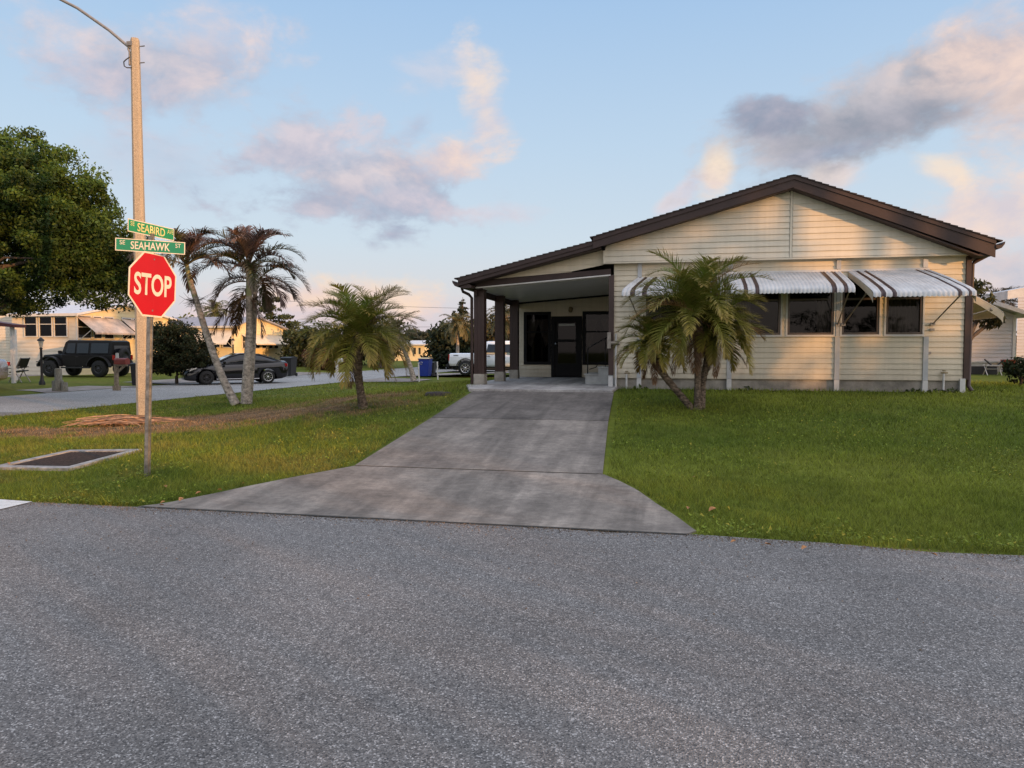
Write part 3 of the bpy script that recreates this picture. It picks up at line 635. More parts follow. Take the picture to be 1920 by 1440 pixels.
house = thing('house', 'cream sided house with brown roof edge, striped awnings and an open carport', 'house', (2.3, 16.8, .7))
WY = 16.80
holes = [(-.52, .30, 1.91, 3.12), (.36, 1.18, 1.91, 3.12), (1.38, 2.33, 1.91, 3.12), (2.47, 3.40, 1.91, 3.12), (3.56, 4.29, 1.91, 3.12), (4.42, 5.12, 1.91, 3.12)]
mb = MB()
siding(mb, (0, WY, 0), (1, 0, 0), (0, -1, 0), .95, 3.52, .1145, lambda z: (-1.23, 5.90), holes)
mb.build('wall', M['siding'], house, fixn=False)
mb = MB()                                                 # side walls and rear
mb.box(-1.23, WY+.03, .95, -1.15, 30, 3.3); mb.box(5.82, WY+.03, .95, 5.90, 30, 3.52); mb.box(-1.23, 29.95, .95, 5.90, 30.0, 3.5)
mb.build('side_wall', M['siding'], house)
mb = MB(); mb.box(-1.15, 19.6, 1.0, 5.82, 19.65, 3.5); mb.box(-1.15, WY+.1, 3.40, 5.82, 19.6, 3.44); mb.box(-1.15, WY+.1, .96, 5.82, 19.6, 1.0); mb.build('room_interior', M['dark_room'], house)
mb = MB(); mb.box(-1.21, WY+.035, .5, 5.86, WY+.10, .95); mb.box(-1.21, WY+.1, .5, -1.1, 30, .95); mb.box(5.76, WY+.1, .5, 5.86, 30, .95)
mb.build('foundation', M['concrete_block'], house)
# gable faces: upper gable proud of the wall, carport gable left of it
def rakeR(x): return 4.955-.424*(x-2.48)
def rakeL(x): return 4.955+.272*(x-2.48)
def rakeC(x): return 3.80+.232*(x+1.4)
GY = 16.62
for (xa, xb, side) in ((-1.42, 2.455, 'L'), (2.515, 5.94, 'R')):
    def rf(z, side=side, xa=xa, xb=xb):
        if side == 'L':
            x0 = max(xa, 2.48+(z-4.955)/.272); x1 = xb
        else:
            x0 = xa; x1 = min(xb, 2.48-(z-4.955)/.424)
        return (x0, x1) if x1 > x0+.01 else None
    mb = MB(); siding(mb, (0, GY, 0), (1, 0, 0), (0, -1, 0), 3.53, 4.96, .1235, rf); mb.build('gable', M['siding_pale'], house, fixn=False)
mb = MB(); mb.box(-1.455, GY-.022, 3.50, -1.42, GY+.15, 3.79); mb.box(2.462, GY-.022, 3.53, 2.508, GY+.005, 4.93)
mb.box(-1.42, GY-.02, 3.50, 6.02, GY-.002, 3.53); mb.box(-1.42, GY, 3.505, 6.02, WY+.03, 3.525)
mb.build('gable_trim', M['siding_pale'], house)
def rc(z):
    x0 = max(-4.42, -1.4+(z-3.90)/.232); x1 = min(-1.46, -4.36+(z-3.19)/.0735)
    return (x0, x1) if x1 > x0+.01 else None
mb = MB(); siding(mb, (0, WY-.02, 0), (1, 0, 0), (0, -1, 0), 3.06, 3.92, .145, rc); mb.build('gable', M['siding'], house, fixn=False)
# carport beam, ceiling, side beam
mb = MB()
mb.prism([(-4.42, WY-.06, 3.045), (-1.30, WY-.06, 3.275), (-1.30, WY-.06, 3.40), (-4.42, WY-.06, 3.185)], (0, .12, 0)); mb.build('beam', M['brown'], house)
mb = MB(); mb.prism([(-4.42, WY-.075, 3.015), (-1.30, WY-.075, 3.245), (-1.30, WY-.075, 3.273), (-4.42, WY-.075, 3.043)], (0, .10, 0)); mb.build('beam_trim', M['trim_white'], house)
mb = MB(); mb.prism([(-4.42, WY+.07, 3.00), (-1.23, WY+.07, 3.235), (-1.23, WY+.07, 3.26), (-4.42, WY+.07, 3.025)], (0, 5.1, 0)); mb.build('carport_ceiling', M['white_ceiling'], house)
mb = MB(); mb.box(-4.50, WY+.07, 2.86, -4.43, 21.95, 3.05); mb.build('side_beam', M['brown'], house)
mb = MB(); mb.prism([(-4.42, 21.80, 2.955), (-1.23, 21.80, 3.19), (-1.23, 21.80, 3.235), (-4.42, 21.80, 3.0)], (0, .05, 0)); mb.build('ceiling_trim', M['black_frame'], house)
for (x, y, w) in ((-4.42, 17.15, .25), (-4.36, 19.0, .23), (-4.36, 20.85, .23)):
    zt = 3.0
    mb = MB(); mb.box(x-w/2, y-w/2, SLAB+.24, x+w/2, y+w/2, zt)
    for s in (-1, 1): mb.box(x+s*w*.17-.006, y-w/2-.006, SLAB+.25, x+s*w*.17+.006, y-w/2, zt-.01)
    p = mb.build('carport_post', M['brown_post'], house)
    mb = MB(); mb.box(x-w/2-.012, y-w/2-.012, SLAB-.10, x+w/2+.012, y+w/2+.012, SLAB+.25); mb.build('post_footing', M['concrete_block'], p, bevel=.01)
mb = MB(); mb.box(-4.56, 16.78, 3.0, -4.28, 17.3, 3.20); mb.build('post_cap', M['brown'], house)
mb = MB(); mb.box(-1.34, WY-.07, 1.02, -1.225, WY+.05, 3.26); mb.build('corner_post', M['brown_post'], house)
mb = MB(); mb.box(5.905, WY-.05, .98, 6.0, WY+.14, 3.50); mb.build('corner_post', M['brown_post'], house)
def bx1(name, m, *a):
    mb = MB(); mb.box(*a); return mb.build(name, m, house)
for x in (-1.34, 5.84): bx1('foundation_trim', M['trim_white'], x, WY-.06, .60, x+.10, WY+.03, 1.0)
for x in (-.66, 1.28, 3.475, 5.19):
    bx1('foundation_trim', M['trim_white'], x-.05, WY-.05, .60, x+.05, WY+.034, .955); bx1('wall_batten', M['trim_blue'], x-.048, WY-.045, .96, x+.048, WY-.001, 1.86)
for x in (-.66, 1.28, 3.475): bx1('wall_batten', M['trim_blue'], x-.045, WY-.045, 3.2 if x < 0 else 3.29, x+.045, WY-.001, 3.50)
for x in (1.28, 3.475): bx1('wall_batten', M['trim_blue'], x-.035, WY-.04, 1.875, x+.035, WY-.001, 3.23)
mb = MB(); mb.box(1.1, WY-.04, 3.235, 5.22, WY-.001, 3.28); mb.build('awning_rail', M['trim_white'], house); bx1('wall_batten', M['trim_white'], 5.10, WY-.045, 3.285, 5.19, WY-.001, 3.46); bx1('window_sill', M['siding_pale'], 1.33, WY-.05, 1.862, 5.16, WY-.001, 1.872)
for i, h in enumerate(holes):
    window(house, h[0], h[1], h[2], h[3], WY, M['bronze_frame'], outer=M['trim_white'] if i else None,
           curtain=(h[0]-.05, h[1]+.05) if i == 5 else ((h[0]-.05, h[0]+.35) if i in (2,) else ((h[1]-.3, h[1]+.05) if i == 3 else None)))
# carport back wall
BY = 21.90
bh = [(-4.29, -3.46, 1.14, 2.72), (-3.45, -2.53, .70, 2.58), (-2.52, -1.55, 1.14, 2.72)]
mb = MB(); siding(mb, (0, BY, 0), (1, 0, 0), (0, -1, 0), SLAB+.005, 3.24, .1145, lambda z: (-4.50, -1.23), bh); mb.build('wall', M['siding'], house, fixn=False)
mb = MB(); mb.box(-4.5, BY+.08, .7, -4.42, 28, 3.0); mb.box(-4.42, 27.9, .7, -1.23, 28, 3.1); mb.box(-4.42, BY+1.6, .7, -1.23, BY+1.65, 3.1); mb.build('side_wall', M['siding'], house)
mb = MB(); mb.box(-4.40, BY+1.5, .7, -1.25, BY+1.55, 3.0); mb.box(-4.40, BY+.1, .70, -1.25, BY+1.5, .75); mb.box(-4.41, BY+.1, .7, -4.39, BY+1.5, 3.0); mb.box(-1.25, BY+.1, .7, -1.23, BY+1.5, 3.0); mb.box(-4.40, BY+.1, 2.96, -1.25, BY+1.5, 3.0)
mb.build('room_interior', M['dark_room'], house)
for k in (0, 2):
    h = bh[k]; f = window(house, h[0], h[1], h[2], h[3], BY-.02, M['black_frame'], rail=True, thick=.09)
    mc = MB(); n = 40                                       # tied-back white curtains
    for sgn, cx in ((1, h[0]+.1), (-1, h[1]-.1)):
        vs = []
        for i in range(n+1):
            t = i/n; d = .02*math.sin(i*1.3)
            zt = h[3]-.22; zb = h[3]-.95
            vs += [(cx+sgn*t*.36, BY+.18+d, zt), (cx+sgn*t*.10, BY+.16+d, zb-.1*t)]
        mc.add(vs, [(2*i, 2*i+2, 2*i+3, 2*i+1) for i in range(n)], 0, True)
    mc.build('curtain', M['curtain'], f, fixn=False)
mb = MB(); x0, x1, z0, z1 = -3.45, -2.53, SLAB+.002, 2.58
for a in ((x0, z0, x0+.10, z1), (x1-.10, z0, x1, z1), (x0+.1, z1-.12, x1-.1, z1)): mb.box(a[0], BY-.05, a[1], a[2], BY+.06, a[3])
mb.build('door_frame', M['black_frame'], house)
mb = MB(); mb.box(x0+.10, BY-.015, z0+.02, x1-.10, BY+.03, z0+.42); mb.box(x0+.10, BY-.015, z0+.42, x0+.19, BY+.03, z1-.12); mb.box(x1-.19, BY-.015, z0+.42, x1-.10, BY+.03, z1-.12); mb.box(x0+.19, BY-.015, z0+1.05, x1-.19, BY+.03, z0+1.13); mb.box(x0+.19, BY-.015, z1-.2, x1-.19, BY+.03, z1-.12)
door = mb.build('screen_door', M['black_frame'], house)
mb = MB(); mb.quad((x0+.18, BY+.02, z0+.4), (x1-.18, BY+.02, z0+.4), (x1-.18, BY+.02, z1-.18), (x0+.18, BY+.02, z1-.18)); mb.build('pane', M['pane'], door, fixn=False)
mb = MB(); mb.lathe([(0, -.075), (.028, -.07), (.034, -.05), (.022, -.03), (.03, 0)], (x0+.145, BY-.016, z0+1.0), 'y', 14); mb.build('handle', M['chrome'], door)
mb = MB(); mb.box(x0+.22, BY-.03, z1-.29, x1-.22, BY-.018, z1-.22); mb.build('door_closer', M['step_paint'], door)
mb = MB(); c = Vector((-2.86, BY-.02, 2.80))
mb.lathe([(0, -.03), (.05, -.03), (.06, -.005), (.06, 0)], c, 'y', 16); mb.tube([c+Vector((0, -.03, 0)), c+Vector((0, -.10, .05)), c+Vector((0, -.15, .02))], .012, 6)
mb.lathe([(.03, .05), (.055, .03), (.065, -.06), (.045, -.11), (0, -.12)], c+Vector((0, -.15, .0)), 'z', 12); mb.build('wall_lamp', M['brass'], house)
# entry steps beside the side door
mb = MB(); mb.box(-1.97, 17.75, SLAB+.002, -1.66, 18.75, .99); mb.box(-1.66, 17.75, SLAB+.002, -1.235, 18.75, 1.155)
mb.box(-2.0, 17.72, .992, -1.665, 18.78, 1.015); mb.box(-1.69, 17.72, 1.157, -1.235, 18.78, 1.18); st = mb.build('entry_steps', M['step_paint'], house)
mb = MB(); mb.tube([(-1.92, 17.8, 1.0), (-1.92, 17.8, 1.62), (-1.80, 17.8, 1.70), (-1.28, 17.8, 1.98)], .014, 8); mb.tube([(-1.5, 17.8, 1.17), (-1.5, 17.8, 1.86)], .011, 8); mb.tube([(-1.88, 17.8, 1.12), (-1.72, 17.8, 1.17), (-1.66, 17.8, 1.28), (-1.5, 17.8, 1.30)], .012, 6); mb.build('handrail', M['black_frame'], st)
# small fittings on the front wall
mb = MB(); mb.box(-1.36, WY-.17, 1.62, -1.28, WY-.07, 1.98); mb.tube([(-1.30, WY-.10, 1.74), (-1.10, WY-.06, 1.74)], .045, 10); mb.build('meter_box', M['alu'], house)
mb = MB(); mb.tube([(-1.17, WY-.06, .55), (-1.17, WY-.06, 1.95)], .024, 8); mb.build('conduit', M['trim_white'], house)
for x, z in ((-.93, 1.05), (5.52, 1.10)):
    mb = MB(); mb.tube([(x, WY-.09, .55), (x, WY-.09, z)], .022, 8); mb.build('water_pipe', M['trim_white'], house)
    mb = MB(); mb.tube([(x-.05, WY-.10, z+.02), (x+.07, WY-.10, z+.02)], .016, 6); mb.lathe([(0, -.01), (.035, -.01), (.035, .01), (0, .01)], (x, WY-.1, z+.06), 'z', 8); mb.build('tap', M['brass'], house)
bx1('wall_bracket', M['alu'], 5.26, WY-.05, 1.98, 5.34, WY-.022, 2.03); bx1('wall_bracket', M['alu'], 5.22, WY-.04, 1.50, 5.29, WY-.022, 1.55)
# roof: shingle planes, rake boards, gutters
def roof_plane(x0, z0, x1, z1, ya, yb, th, name='roof'):
    mb = MB(); n = max(8, int((yb-ya)/.9)); k = int(math.hypot(x1-x0, z1-z0)/.14); d = Vector((x1-x0, 0, z1-z0)); nr = Vector((-d.z, 0, d.x)).normalized()
    if nr.z < 0: nr = -nr
    for i in range(k):
        a = Vector((x0, 0, z0))+d*(i/k); b = Vector((x0, 0, z0))+d*((i+1)/k)
        lo, hi = (a, b) if a.z < b.z else (b, a)
        mb.prism([(lo.x, ya, lo.z), (hi.x, ya, hi.z), tuple(hi+nr*.012+Vector((0, ya, 0))), tuple(lo+nr*.030+Vector((0, ya, 0)))], (0, yb-ya, 0))
    return mb.build(name, M['roof_shingle'], house)
roof_plane(2.48, 5.19, 6.36, 3.71, 16.28, 30.4, .03); roof_plane(-1.72, 4.03, 2.48, 5.19, 16.28, 30.4, .03); roof_plane(-4.82, 3.20, -1.55, 3.99, 16.34, 28.4, .03)
def rake(xa, za, xb, zb, h0, y, th=.035, drop=.23):
    mb = MB(); mb.prism([(xa, y, za-drop), (xb, y, zb-drop), (xb, y, zb-.03), (xa, y, za-.03)], (0, th, 0))
    mb.prism([(xa, y-.022, za-.085), (xb, y-.022, zb-.085), (xb, y-.022, zb+.0), (xa, y-.022, za+.0)], (0, .02, 0)); return mb.build('rake_board', M['brown'], house)
mb = MB(); mb.prism([(2.48, 16.32, 4.93), (6.26, 16.32, 3.41), (6.26, 16.32, 3.72), (2.48, 16.32, 5.16)], (0, .035, 0)); mb.prism([(2.48, 16.298, 5.105), (6.26, 16.298, 3.665), (6.26, 16.298, 3.75), (2.48, 16.298, 5.19)], (0, .02, 0)); mb.build('rake_board', M['brown'], house); rake(-1.66, 4.045, 2.48, 5.19, 0, 16.32, drop=.245); rake(-4.74, 3.215, -1.60, 3.985, 0, 16.37, drop=.165)
mb = MB()
for ang in (0,):
    mb.prism([(2.48, 16.36, 4.93), (5.98, 16.36, 3.45), (5.98, 16.36, 3.48), (2.48, 16.36, 4.96)], (0, .26, 0)); mb.prism([(-1.45, 16.36, 3.875), (2.48, 16.36, 4.93), (2.48, 16.36, 4.96), (-1.45, 16.36, 3.905)], (0, .26, 0)); mb.prism([(-4.65, 16.41, 3.07), (-1.5, 16.41, 3.82), (-1.5, 16.41, 3.85), (-4.65, 16.41, 3.10)], (0, .37, 0))
    mb.prism([(5.98, 16.36, 3.45), (6.24, 16.36, 3.45), (6.24, 16.36, 3.72), (5.98, 16.36, 3.48)], (0, 13.8, 0)); mb.prism([(-4.70, 16.41, 3.00), (-4.44, 16.41, 3.00), (-4.44, 16.41, 3.06), (-4.70, 16.41, 3.20)], (0, 11.8, 0))
mb.build('soffit', M['brown'], house)
for s, gx, gz, y0, y1 in ((1, 6.26, 3.60, 16.30, 30.2), (-1, -4.72, 3.06, 16.36, 28.2)):
    mb = MB(); pr = [(0, 0), (s*.04, -.035), (s*.10, -.01), (s*.15, .06), (s*.16, .11), (s*.145, .11), (s*.10, .05), (0, .05)]
    mb.prism([(gx+a, y0, gz+b) for a, b in pr], (0, y1-y0, 0)); g = mb.build('gutter', M['brown'], house)
mb = MB(); mb.tube([(6.33, 16.85, 3.58), (6.33, 16.86, 3.52), (6.12, 16.9, 3.40), (6.06, 16.9, 3.34), (6.05, 16.9, .85), (6.10, 16.84, .74)], .042, 8); mb.build('downspout', M['brown_post'], house)
mb = MB(); mb.tube([(-4.80, 16.9, 3.04), (-4.78, 16.92, 2.96), (-4.66, 17.0, 2.90), (-4.60, 17.05, 2.82), (-4.60, 17.05, .62)], .036, 8); mb.build('downspout', M['brown_post'], house)

def awning(parent, O, U, N, L_, ztop, zbot, proj, stripes, fl=0, fr=0, name='awning', wing=.14, lip=.14, plain=None):
    """corrugated metal awning starting at O, running L_ along U, projecting along N; fl/fr widen the lower edge"""
    O = Vector(O); U = Vector(U); N = Vector(N); pitch = .075; n = int(L_/pitch)*6
    prof = [(0, ztop), (proj*.5, ztop-(ztop-zbot-lip)*.5), (proj*.88, zbot+lip+.03*(1)), (proj*.96, zbot+lip*.8), (proj, zbot+lip*.45), (proj, zbot)]
    mb = MB(); vs = []
    for i in range(n+1):
        u = i/n; w = abs(math.sin(math.pi*u*L_/pitch)); s = u*L_
        for j, (d, z) in enumerate(prof):
            f = d/proj; uu = s+(-fl*(1-u)+fr*u)*f
            k = (w-.5)*.022; q = O+U*uu+N*(d+(k if j >= 3 else 0))+Vector((0, 0, z-O.z+(k if j < 3 else 0)))
            if j == 5: q.z -= .02*w
            vs.append(q)
    m = len(prof)
    for i in range(n):
        s = (i+.5)/n*L_; mi = 1 if any(a < s < b for a, b in stripes) else 0
        b0 = len(mb.v) if i == 0 else None
        for j in range(m-1):
            a = i*m+j; mb.f.append((a, a+m, a+m+1, a+1)); mb.m.append(mi); mb.sm.append(True)
    mb.v = [tuple(v) for v in vs]
    a = mb.build(name, [M['awn_white'] if plain is None else plain, M['awn_brown']], parent, fixn=False)
    if wing:
        for u0, sg in ((0, -fl), (L_, fr)):
            mw = MB(); p = [O+U*(u0+sg*(d/proj))+N*d*.985+Vector((0, 0, z-O.z-.012)) for d, z in prof]
            q = [x-Vector((0, 0, wing*(.55+.45*i/5 if i < 5 else .1))) for i, x in enumerate(p)]
            for i in range(len(p)-1): mw.add([p[i], p[i+1], q[i+1], q[i]], [(0, 1, 2, 3)])
            for k in (-1, 1): pass
            mw.build('end_panel', M['awn_beige'], a, fixn=False)
    return a
def arm(a, p, q):
    mb = MB(); mb.tube([p, q], .014, 8); p = Vector(p); q = Vector(q)
    mb.obox(p, (.045, 0, 0), (0, .02, 0), (0, 0, .03)); mb.lathe([(0, -.03), (.04, -.025), (.045, 0), (.04, .025), (0, .03)], q, 'x', 12); mb.build('arm', M['alu'], a)
AZ = 3.235
a1 = awning(house, (-.72, WY-.03, AZ-.04), (1, 0, 0), (0, -1, 0), 1.80, AZ-.04, 2.73, 1.05, [(.15, .235), (.36, .445), (1.42, 1.5), (1.62, 1.7)], fl=.27, fr=.0)
arm(a1, (-.62, WY-.04, 2.15), (-.86, WY-.95, 2.76))
a2 = awning(house, (1.20, WY-.035, AZ), (1, 0, 0), (0, -1, 0), 2.32, AZ, 2.72, 1.28, [(.24, .32), (.46, .54), (1.90, 1.98), (2.11, 2.19)])
arm(a2, (1.30, WY-.04, 2.15), (1.27, WY-1.15, 2.81)); arm(a2, (3.47, WY-.05, 2.12), (3.46, WY-1.15, 2.81))
a3 = awning(house, (3.66, WY-.03, AZ+.005), (1, 0, 0), (0, -1, 0), 1.56, AZ+.005, 2.60, 1.62, [(.12, .19), (.30, .37), (1.29, 1.35), (1.44, 1.50)], fl=-.10, fr=.30, wing=.20)
arm(a3, (3.58, WY-.05, 2.12), (3.80, WY-1.0, 2.72)); arm(a3, (5.30, WY-.05, 2.12), (5.44, WY-1.35, 2.72))
a4 = awning(house, (6.0, 17.6, 2.95), (0, 1, 0), (1, 0, 0), 2.6, 2.95, 2.30, .95, [(.1, .2), (.3, .4)], wing=.22, plain=M['awn_beige'])
arm(a4, (6.0, 17.62, 2.25), (6.7, 17.62, 2.45))

# ------------------------------------------------------------------ stop sign with street names
SG = Vector((-6.16, 7.77, 0)); SG.z = H(SG.x, SG.y)
sign = thing('stop_sign', 'red STOP sign on a steel post topped by two green street name blades', 'road sign', SG)
mb = MB(); w = .028
def cpost(mb, x, y, z0, z1):
    ang = R(8); ux = Vector((math.cos(ang), math.sin(ang), 0)); uy = Vector((-math.sin(ang), math.cos(ang), 0))
    pr = [(-.040, -.002), (-.040, .002), (-.024, .002), (-.019, .028), (.019, .028), (.024, .002), (.040, .002), (.040, -.002), (.021, -.002), (.016, .024), (-.016, .024), (-.021, -.002)]
    b = [Vector((x, y, z0))+ux*p-uy*q for p, q in pr]; mb.prism(b, (0, 0, z1-z0))
cpost(mb, SG.x, SG.y, SG.z-.1, 2.98); post = mb.build('post', M['metal'], sign)
cY = (math.cos(YAW), math.sin(YAW))
def camdir(th):                                        # direction (cos,sin) in the camera's ground frame -> world
    return Vector((math.cos(th+YAW), math.sin(th+YAW), 0))
def octagon(r): return [(r*math.cos(R(22.5+45*k)), r*math.sin(R(22.5+45*k))) for k in range(8)]
ud = camdir(R(74)); nd = Vector((ud.y, -ud.x, 0)); sc = Vector((SG.x, SG.y, 2.37))+nd*.035
Rr = .381/math.cos(R(22.5)); up = Vector((0, 0, 1))
rr = R(-1.5)
def onp(c, a, b, d=0): return c+ud*(a*math.cos(rr)-b*math.sin(rr))+up*(a*math.sin(rr)+b*math.cos(rr))+nd*d
mb = MB(); mb.prism([onp(sc, a, b) for a, b in octagon(Rr)], nd*.003); plate = mb.build('sign_panel', M['sign_white'], sign)
mb = MB(); mb.add([onp(sc, a, b, .0045) for a, b in octagon(Rr*.945)], [tuple(range(8))]); mb.build('sign_face', M['sign_red'], plate, fixn=False)
text_mesh('lettering', 'STOP', .262, M['sign_white'], plate, sc+nd*.006, ud, nd, width=.60, bold=.022)
for z in (.305, -.305):
    mb = MB(); c = onp(sc, .0, z, .006); mb.obox(c, ud*.009, up*.009, nd*.003); mb.build('bolt', M['metal'], plate)
def blade(cx, cz, th, length, h, parts, dv=0.0, face='sign_green', ink='sign_white'):
    u = camdir(R(th)); n = Vector((u.y, -u.x, 0)); c = Vector((SG.x, SG.y, cz))+u*cx+n*dv
    mb = MB(); mb.obox(c, u*length/2, n*.0015, up*h/2); b = mb.build('street_name_blade', M['sign_white'], sign)
    mb = MB(); q = .010
    for s in (-1, 1):
        cc = c+n*s*.0024; vs = [cc+u*a*(length/2-q)+up*bb*(h/2-q) for a, bb in ((-1, -1), (1, -1), (1, 1), (-1, 1))]; mb.add(vs, [(0, 1, 2, 3)])
    mb.build('blade_face', M[face], b, fixn=False)
    for txt, off, hh, wd, dz in parts: text_mesh('lettering', txt, hh, M[ink], b, c+u*off+up*dz+n*.0042, u, n, width=wd, bold=.012 if hh > .06 else .002)
    return b
blade(.0, 2.825, 13, .765, .148, [('SE', -.305, .050, .06, .025), ('SEAHAWK', 0, .092, .43, 0), ('ST', .305, .050, .06, .025)], dv=.03)
blade(.0, 3.02, 74, .74, .148, [('SE', -.305, .050, .06, .025), ('SEABIRD', -.01, .096, .44, 0), ('AVE', .30, .050, .10, .025)], dv=.005, face='sign_green_sunlit', ink='sign_white_sunlit')
mb = MB(); mb.box(SG.x-.03, SG.y-.03, 2.725, SG.x+.03, SG.y+.03, 2.755); mb.box(SG.x-.03, SG.y-.02, 2.90, SG.x+.03, SG.y+.02, 2.945); mb.box(SG.x-.012, SG.y-.012, 2.7, SG.x+.012, SG.y+.012, 2.95); mb.build('blade_bracket', M['metal'], sign)
from mathutils import Quaternion
sign.rotation_euler = Quaternion(camdir(math.pi/2), R(2.3)).to_euler()

# ------------------------------------------------------------------ street light pole
PL = Vector((-11.42, 14.34, -.1))
lamp = thing('street_lamp', 'tall square concrete lamp pole with curved arm behind the stop sign', 'street lamp', PL)
mb = MB(); ang = R(24); ptop = 8.34
def ring(z, w):
    c = w*.22; pts = []
    for sx, sy in ((1, 1), (-1, 1), (-1, -1), (1, -1)):
        e = [(sx*w/2, sy*(w/2-c)), (sx*(w/2-c), sy*w/2)]
        pts += e if sx*sy > 0 else e[::-1]
    return [Vector((PL.x+.0+a*math.cos(ang)-b*math.sin(ang), PL.y+a*math.sin(ang)+b*math.cos(ang), z)) for a, b in pts]
zz = [-.1, 2.2, 4.5, 6.6, ptop-.05, ptop]; ww = [.265, .24, .215, .19, .165, .145]
rs = [ring(z, w) for z, w in zip(zz, ww)]; vs = [p for r in rs for p in r]
fs = [(i*8+k, i*8+(k+1) % 8, (i+1)*8+(k+1) % 8, (i+1)*8+k) for i in range(len(rs)-1) for k in range(8)]+[tuple(range(40, 48))]
mb.add(vs, fs); mb.build('pole', M['pole_conc'], lamp)
top = Vector((PL.x, PL.y, 0))
A0 = AtV(243, 84, 14.3); pts = [AtV(px, py, 14.3-k*.0) for k, (px, py) in enumerate(((247, 92), (232, 80), (205, 57), (175, 36), (145, 15), (112, -2), (60, -22), (10, -34)))]
mb = MB(); mb.tube(pts, [.032]*8, 8); armo = mb.build('lamp_arm', M['alu'], lamp)
mb = MB(); e = pts[-1]; mb.obox(e+Vector((-.25, 0, 0)), (.32, 0, .03), (0, .13, 0), (0, 0, .07)); mb.obox(e+Vector((-.35, 0, -.09)), (.18, 0, 0), (0, .1, 0), (0, 0, .03)); mb.build('lamp_head', M['alu'], lamp, bevel=.03)
mb = MB(); b0 = AtV(242, 82, 14.3); b1 = AtV(243, 106, 14.3); mb.tube([b0, AtV(240.5, 92, 14.3), AtV(243, 98, 14.3), b1, AtV(243, 122, 14.25)], .022, 8); mb.box(b0.x-.02, 14.24, b0.z-.06, b0.x+.12, 14.36, b0.z+.03); mb.build('arm_brace', M['alu'], lamp)
mb = MB(); mb.tube([AtV(243, 107, 14.2), AtV(236, 112, 14.15), AtV(232, 116, 14.15), AtV(233, 124, 14.15), AtV(238, 127, 14.2), AtV(247, 127, 14.25)], .012, 6); mb.build('cable', M['wire'], lamp)
for py in (87, 118): mb = MB(); p = AtV(262, py, 14.34); mb.tube([p, p+Vector((.12, 0, 0))], .012, 6); mb.build('bolt', M['metal'], lamp)

# ------------------------------------------------------------------ catch basin in the lawn
gb = thing('storm_drain', 'rusty drain cover in a flush concrete frame in the grass beside the stop sign', 'drain', (-8.0, 8.5, .03))
mb = MB(); x0, x1, y0, y1 = -8.60, -7.38, 7.90, 9.22; q = .13
for a in ((x0, y0, x1, y0+q), (x0, y1-q, x1, y1), (x0, y0+q, x0+q, y1-q), (x1-q, y0+q, x1, y1-q)): mb.box(a[0], a[1], -.05, a[2], a[3], .112)
mb.v = [(a, b_, c+H(a, b_)-.075) for a, b_, c in mb.v]; mb.build('frame', M['rim_conc'], gb)
mb = MB(); mb.box(x0+q, y0+q, -.02, x1-q, y1-q, .092)
for k in range(15):
    xx = x0+q+.03+k*.062
    mb.box(xx, y0+q+.02, .092, xx+.03, y1-q-.02, .102)
mb.v = [(a, b_, c+H(a, b_)-.075) for a, b_, c in mb.v]; mb.build('cover', M['grate'], gb)
mb = MB(); vc = AtZ(822, 747, .58); vz = H(vc.x, vc.y); mb.lathe([(0, .05), (.24, .05), (.27, .03), (.29, -.03)], (vc.x, vc.y, vz), 'z', 24); mb.lathe([(.1, .052), (.13, .058), (.14, .051)], (vc.x, vc.y, vz), 'z', 20)
tag(mb.build('valve_cover', M['grate']), 'low round dark utility cover in the grass left of the driveway top', 'cover')

# ------------------------------------------------------------------ vegetation
def leaf_cloud(centres, radii, per, size, col, colvar=.35, flat=.75, shell=.55, dark=.5, aspect=.5, tips=None, tipfrac=.0):
    """clumps of small leaf quads; returns V, F, C"""
    Vs = []; Cs = []
    cz = np.array([c[2] for c in centres]); z0, z1 = cz.min(), cz.max()+1e-3
    for c, r in zip(centres, radii):
        n = per; d = rng.normal(size=(n, 3)); d /= np.linalg.norm(d, axis=1)[:, None]
        rad = r*(shell+(1-shell)*rng.random(n)**.6)*rng.uniform(.75, 1.1, n); P = np.array(c)+d*rad[:, None]*np.array([1, 1, flat])
        a = rng.normal(size=(n, 3)); a /= np.linalg.norm(a, axis=1)[:, None]; b = np.cross(a, rng.normal(size=(n, 3))); b /= np.linalg.norm(b, axis=1)[:, None]
        s = size*rng.uniform(.6, 1.3, n)[:, None]; a = a*s; b = b*s*aspect
        q = np.stack([P-a*.5, P+b*.5, P+a*.5, P-b*.5], 1); Vs.append(q.reshape(-1, 3))
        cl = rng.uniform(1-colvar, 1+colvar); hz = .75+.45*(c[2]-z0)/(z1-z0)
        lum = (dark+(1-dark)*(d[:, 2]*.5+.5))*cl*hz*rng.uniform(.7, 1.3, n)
        base = np.tile(np.array(col), (n, 1))
        if tips is not None:
            k = rng.random(n) < tipfrac; base[k] = tips
        cc = base*lum[:, None]; Cs.append(np.repeat(cc, 4, 0))
    V = np.concatenate(Vs); C = np.concatenate(Cs); F = np.arange(len(V)).reshape(-1, 4); return V, F, C

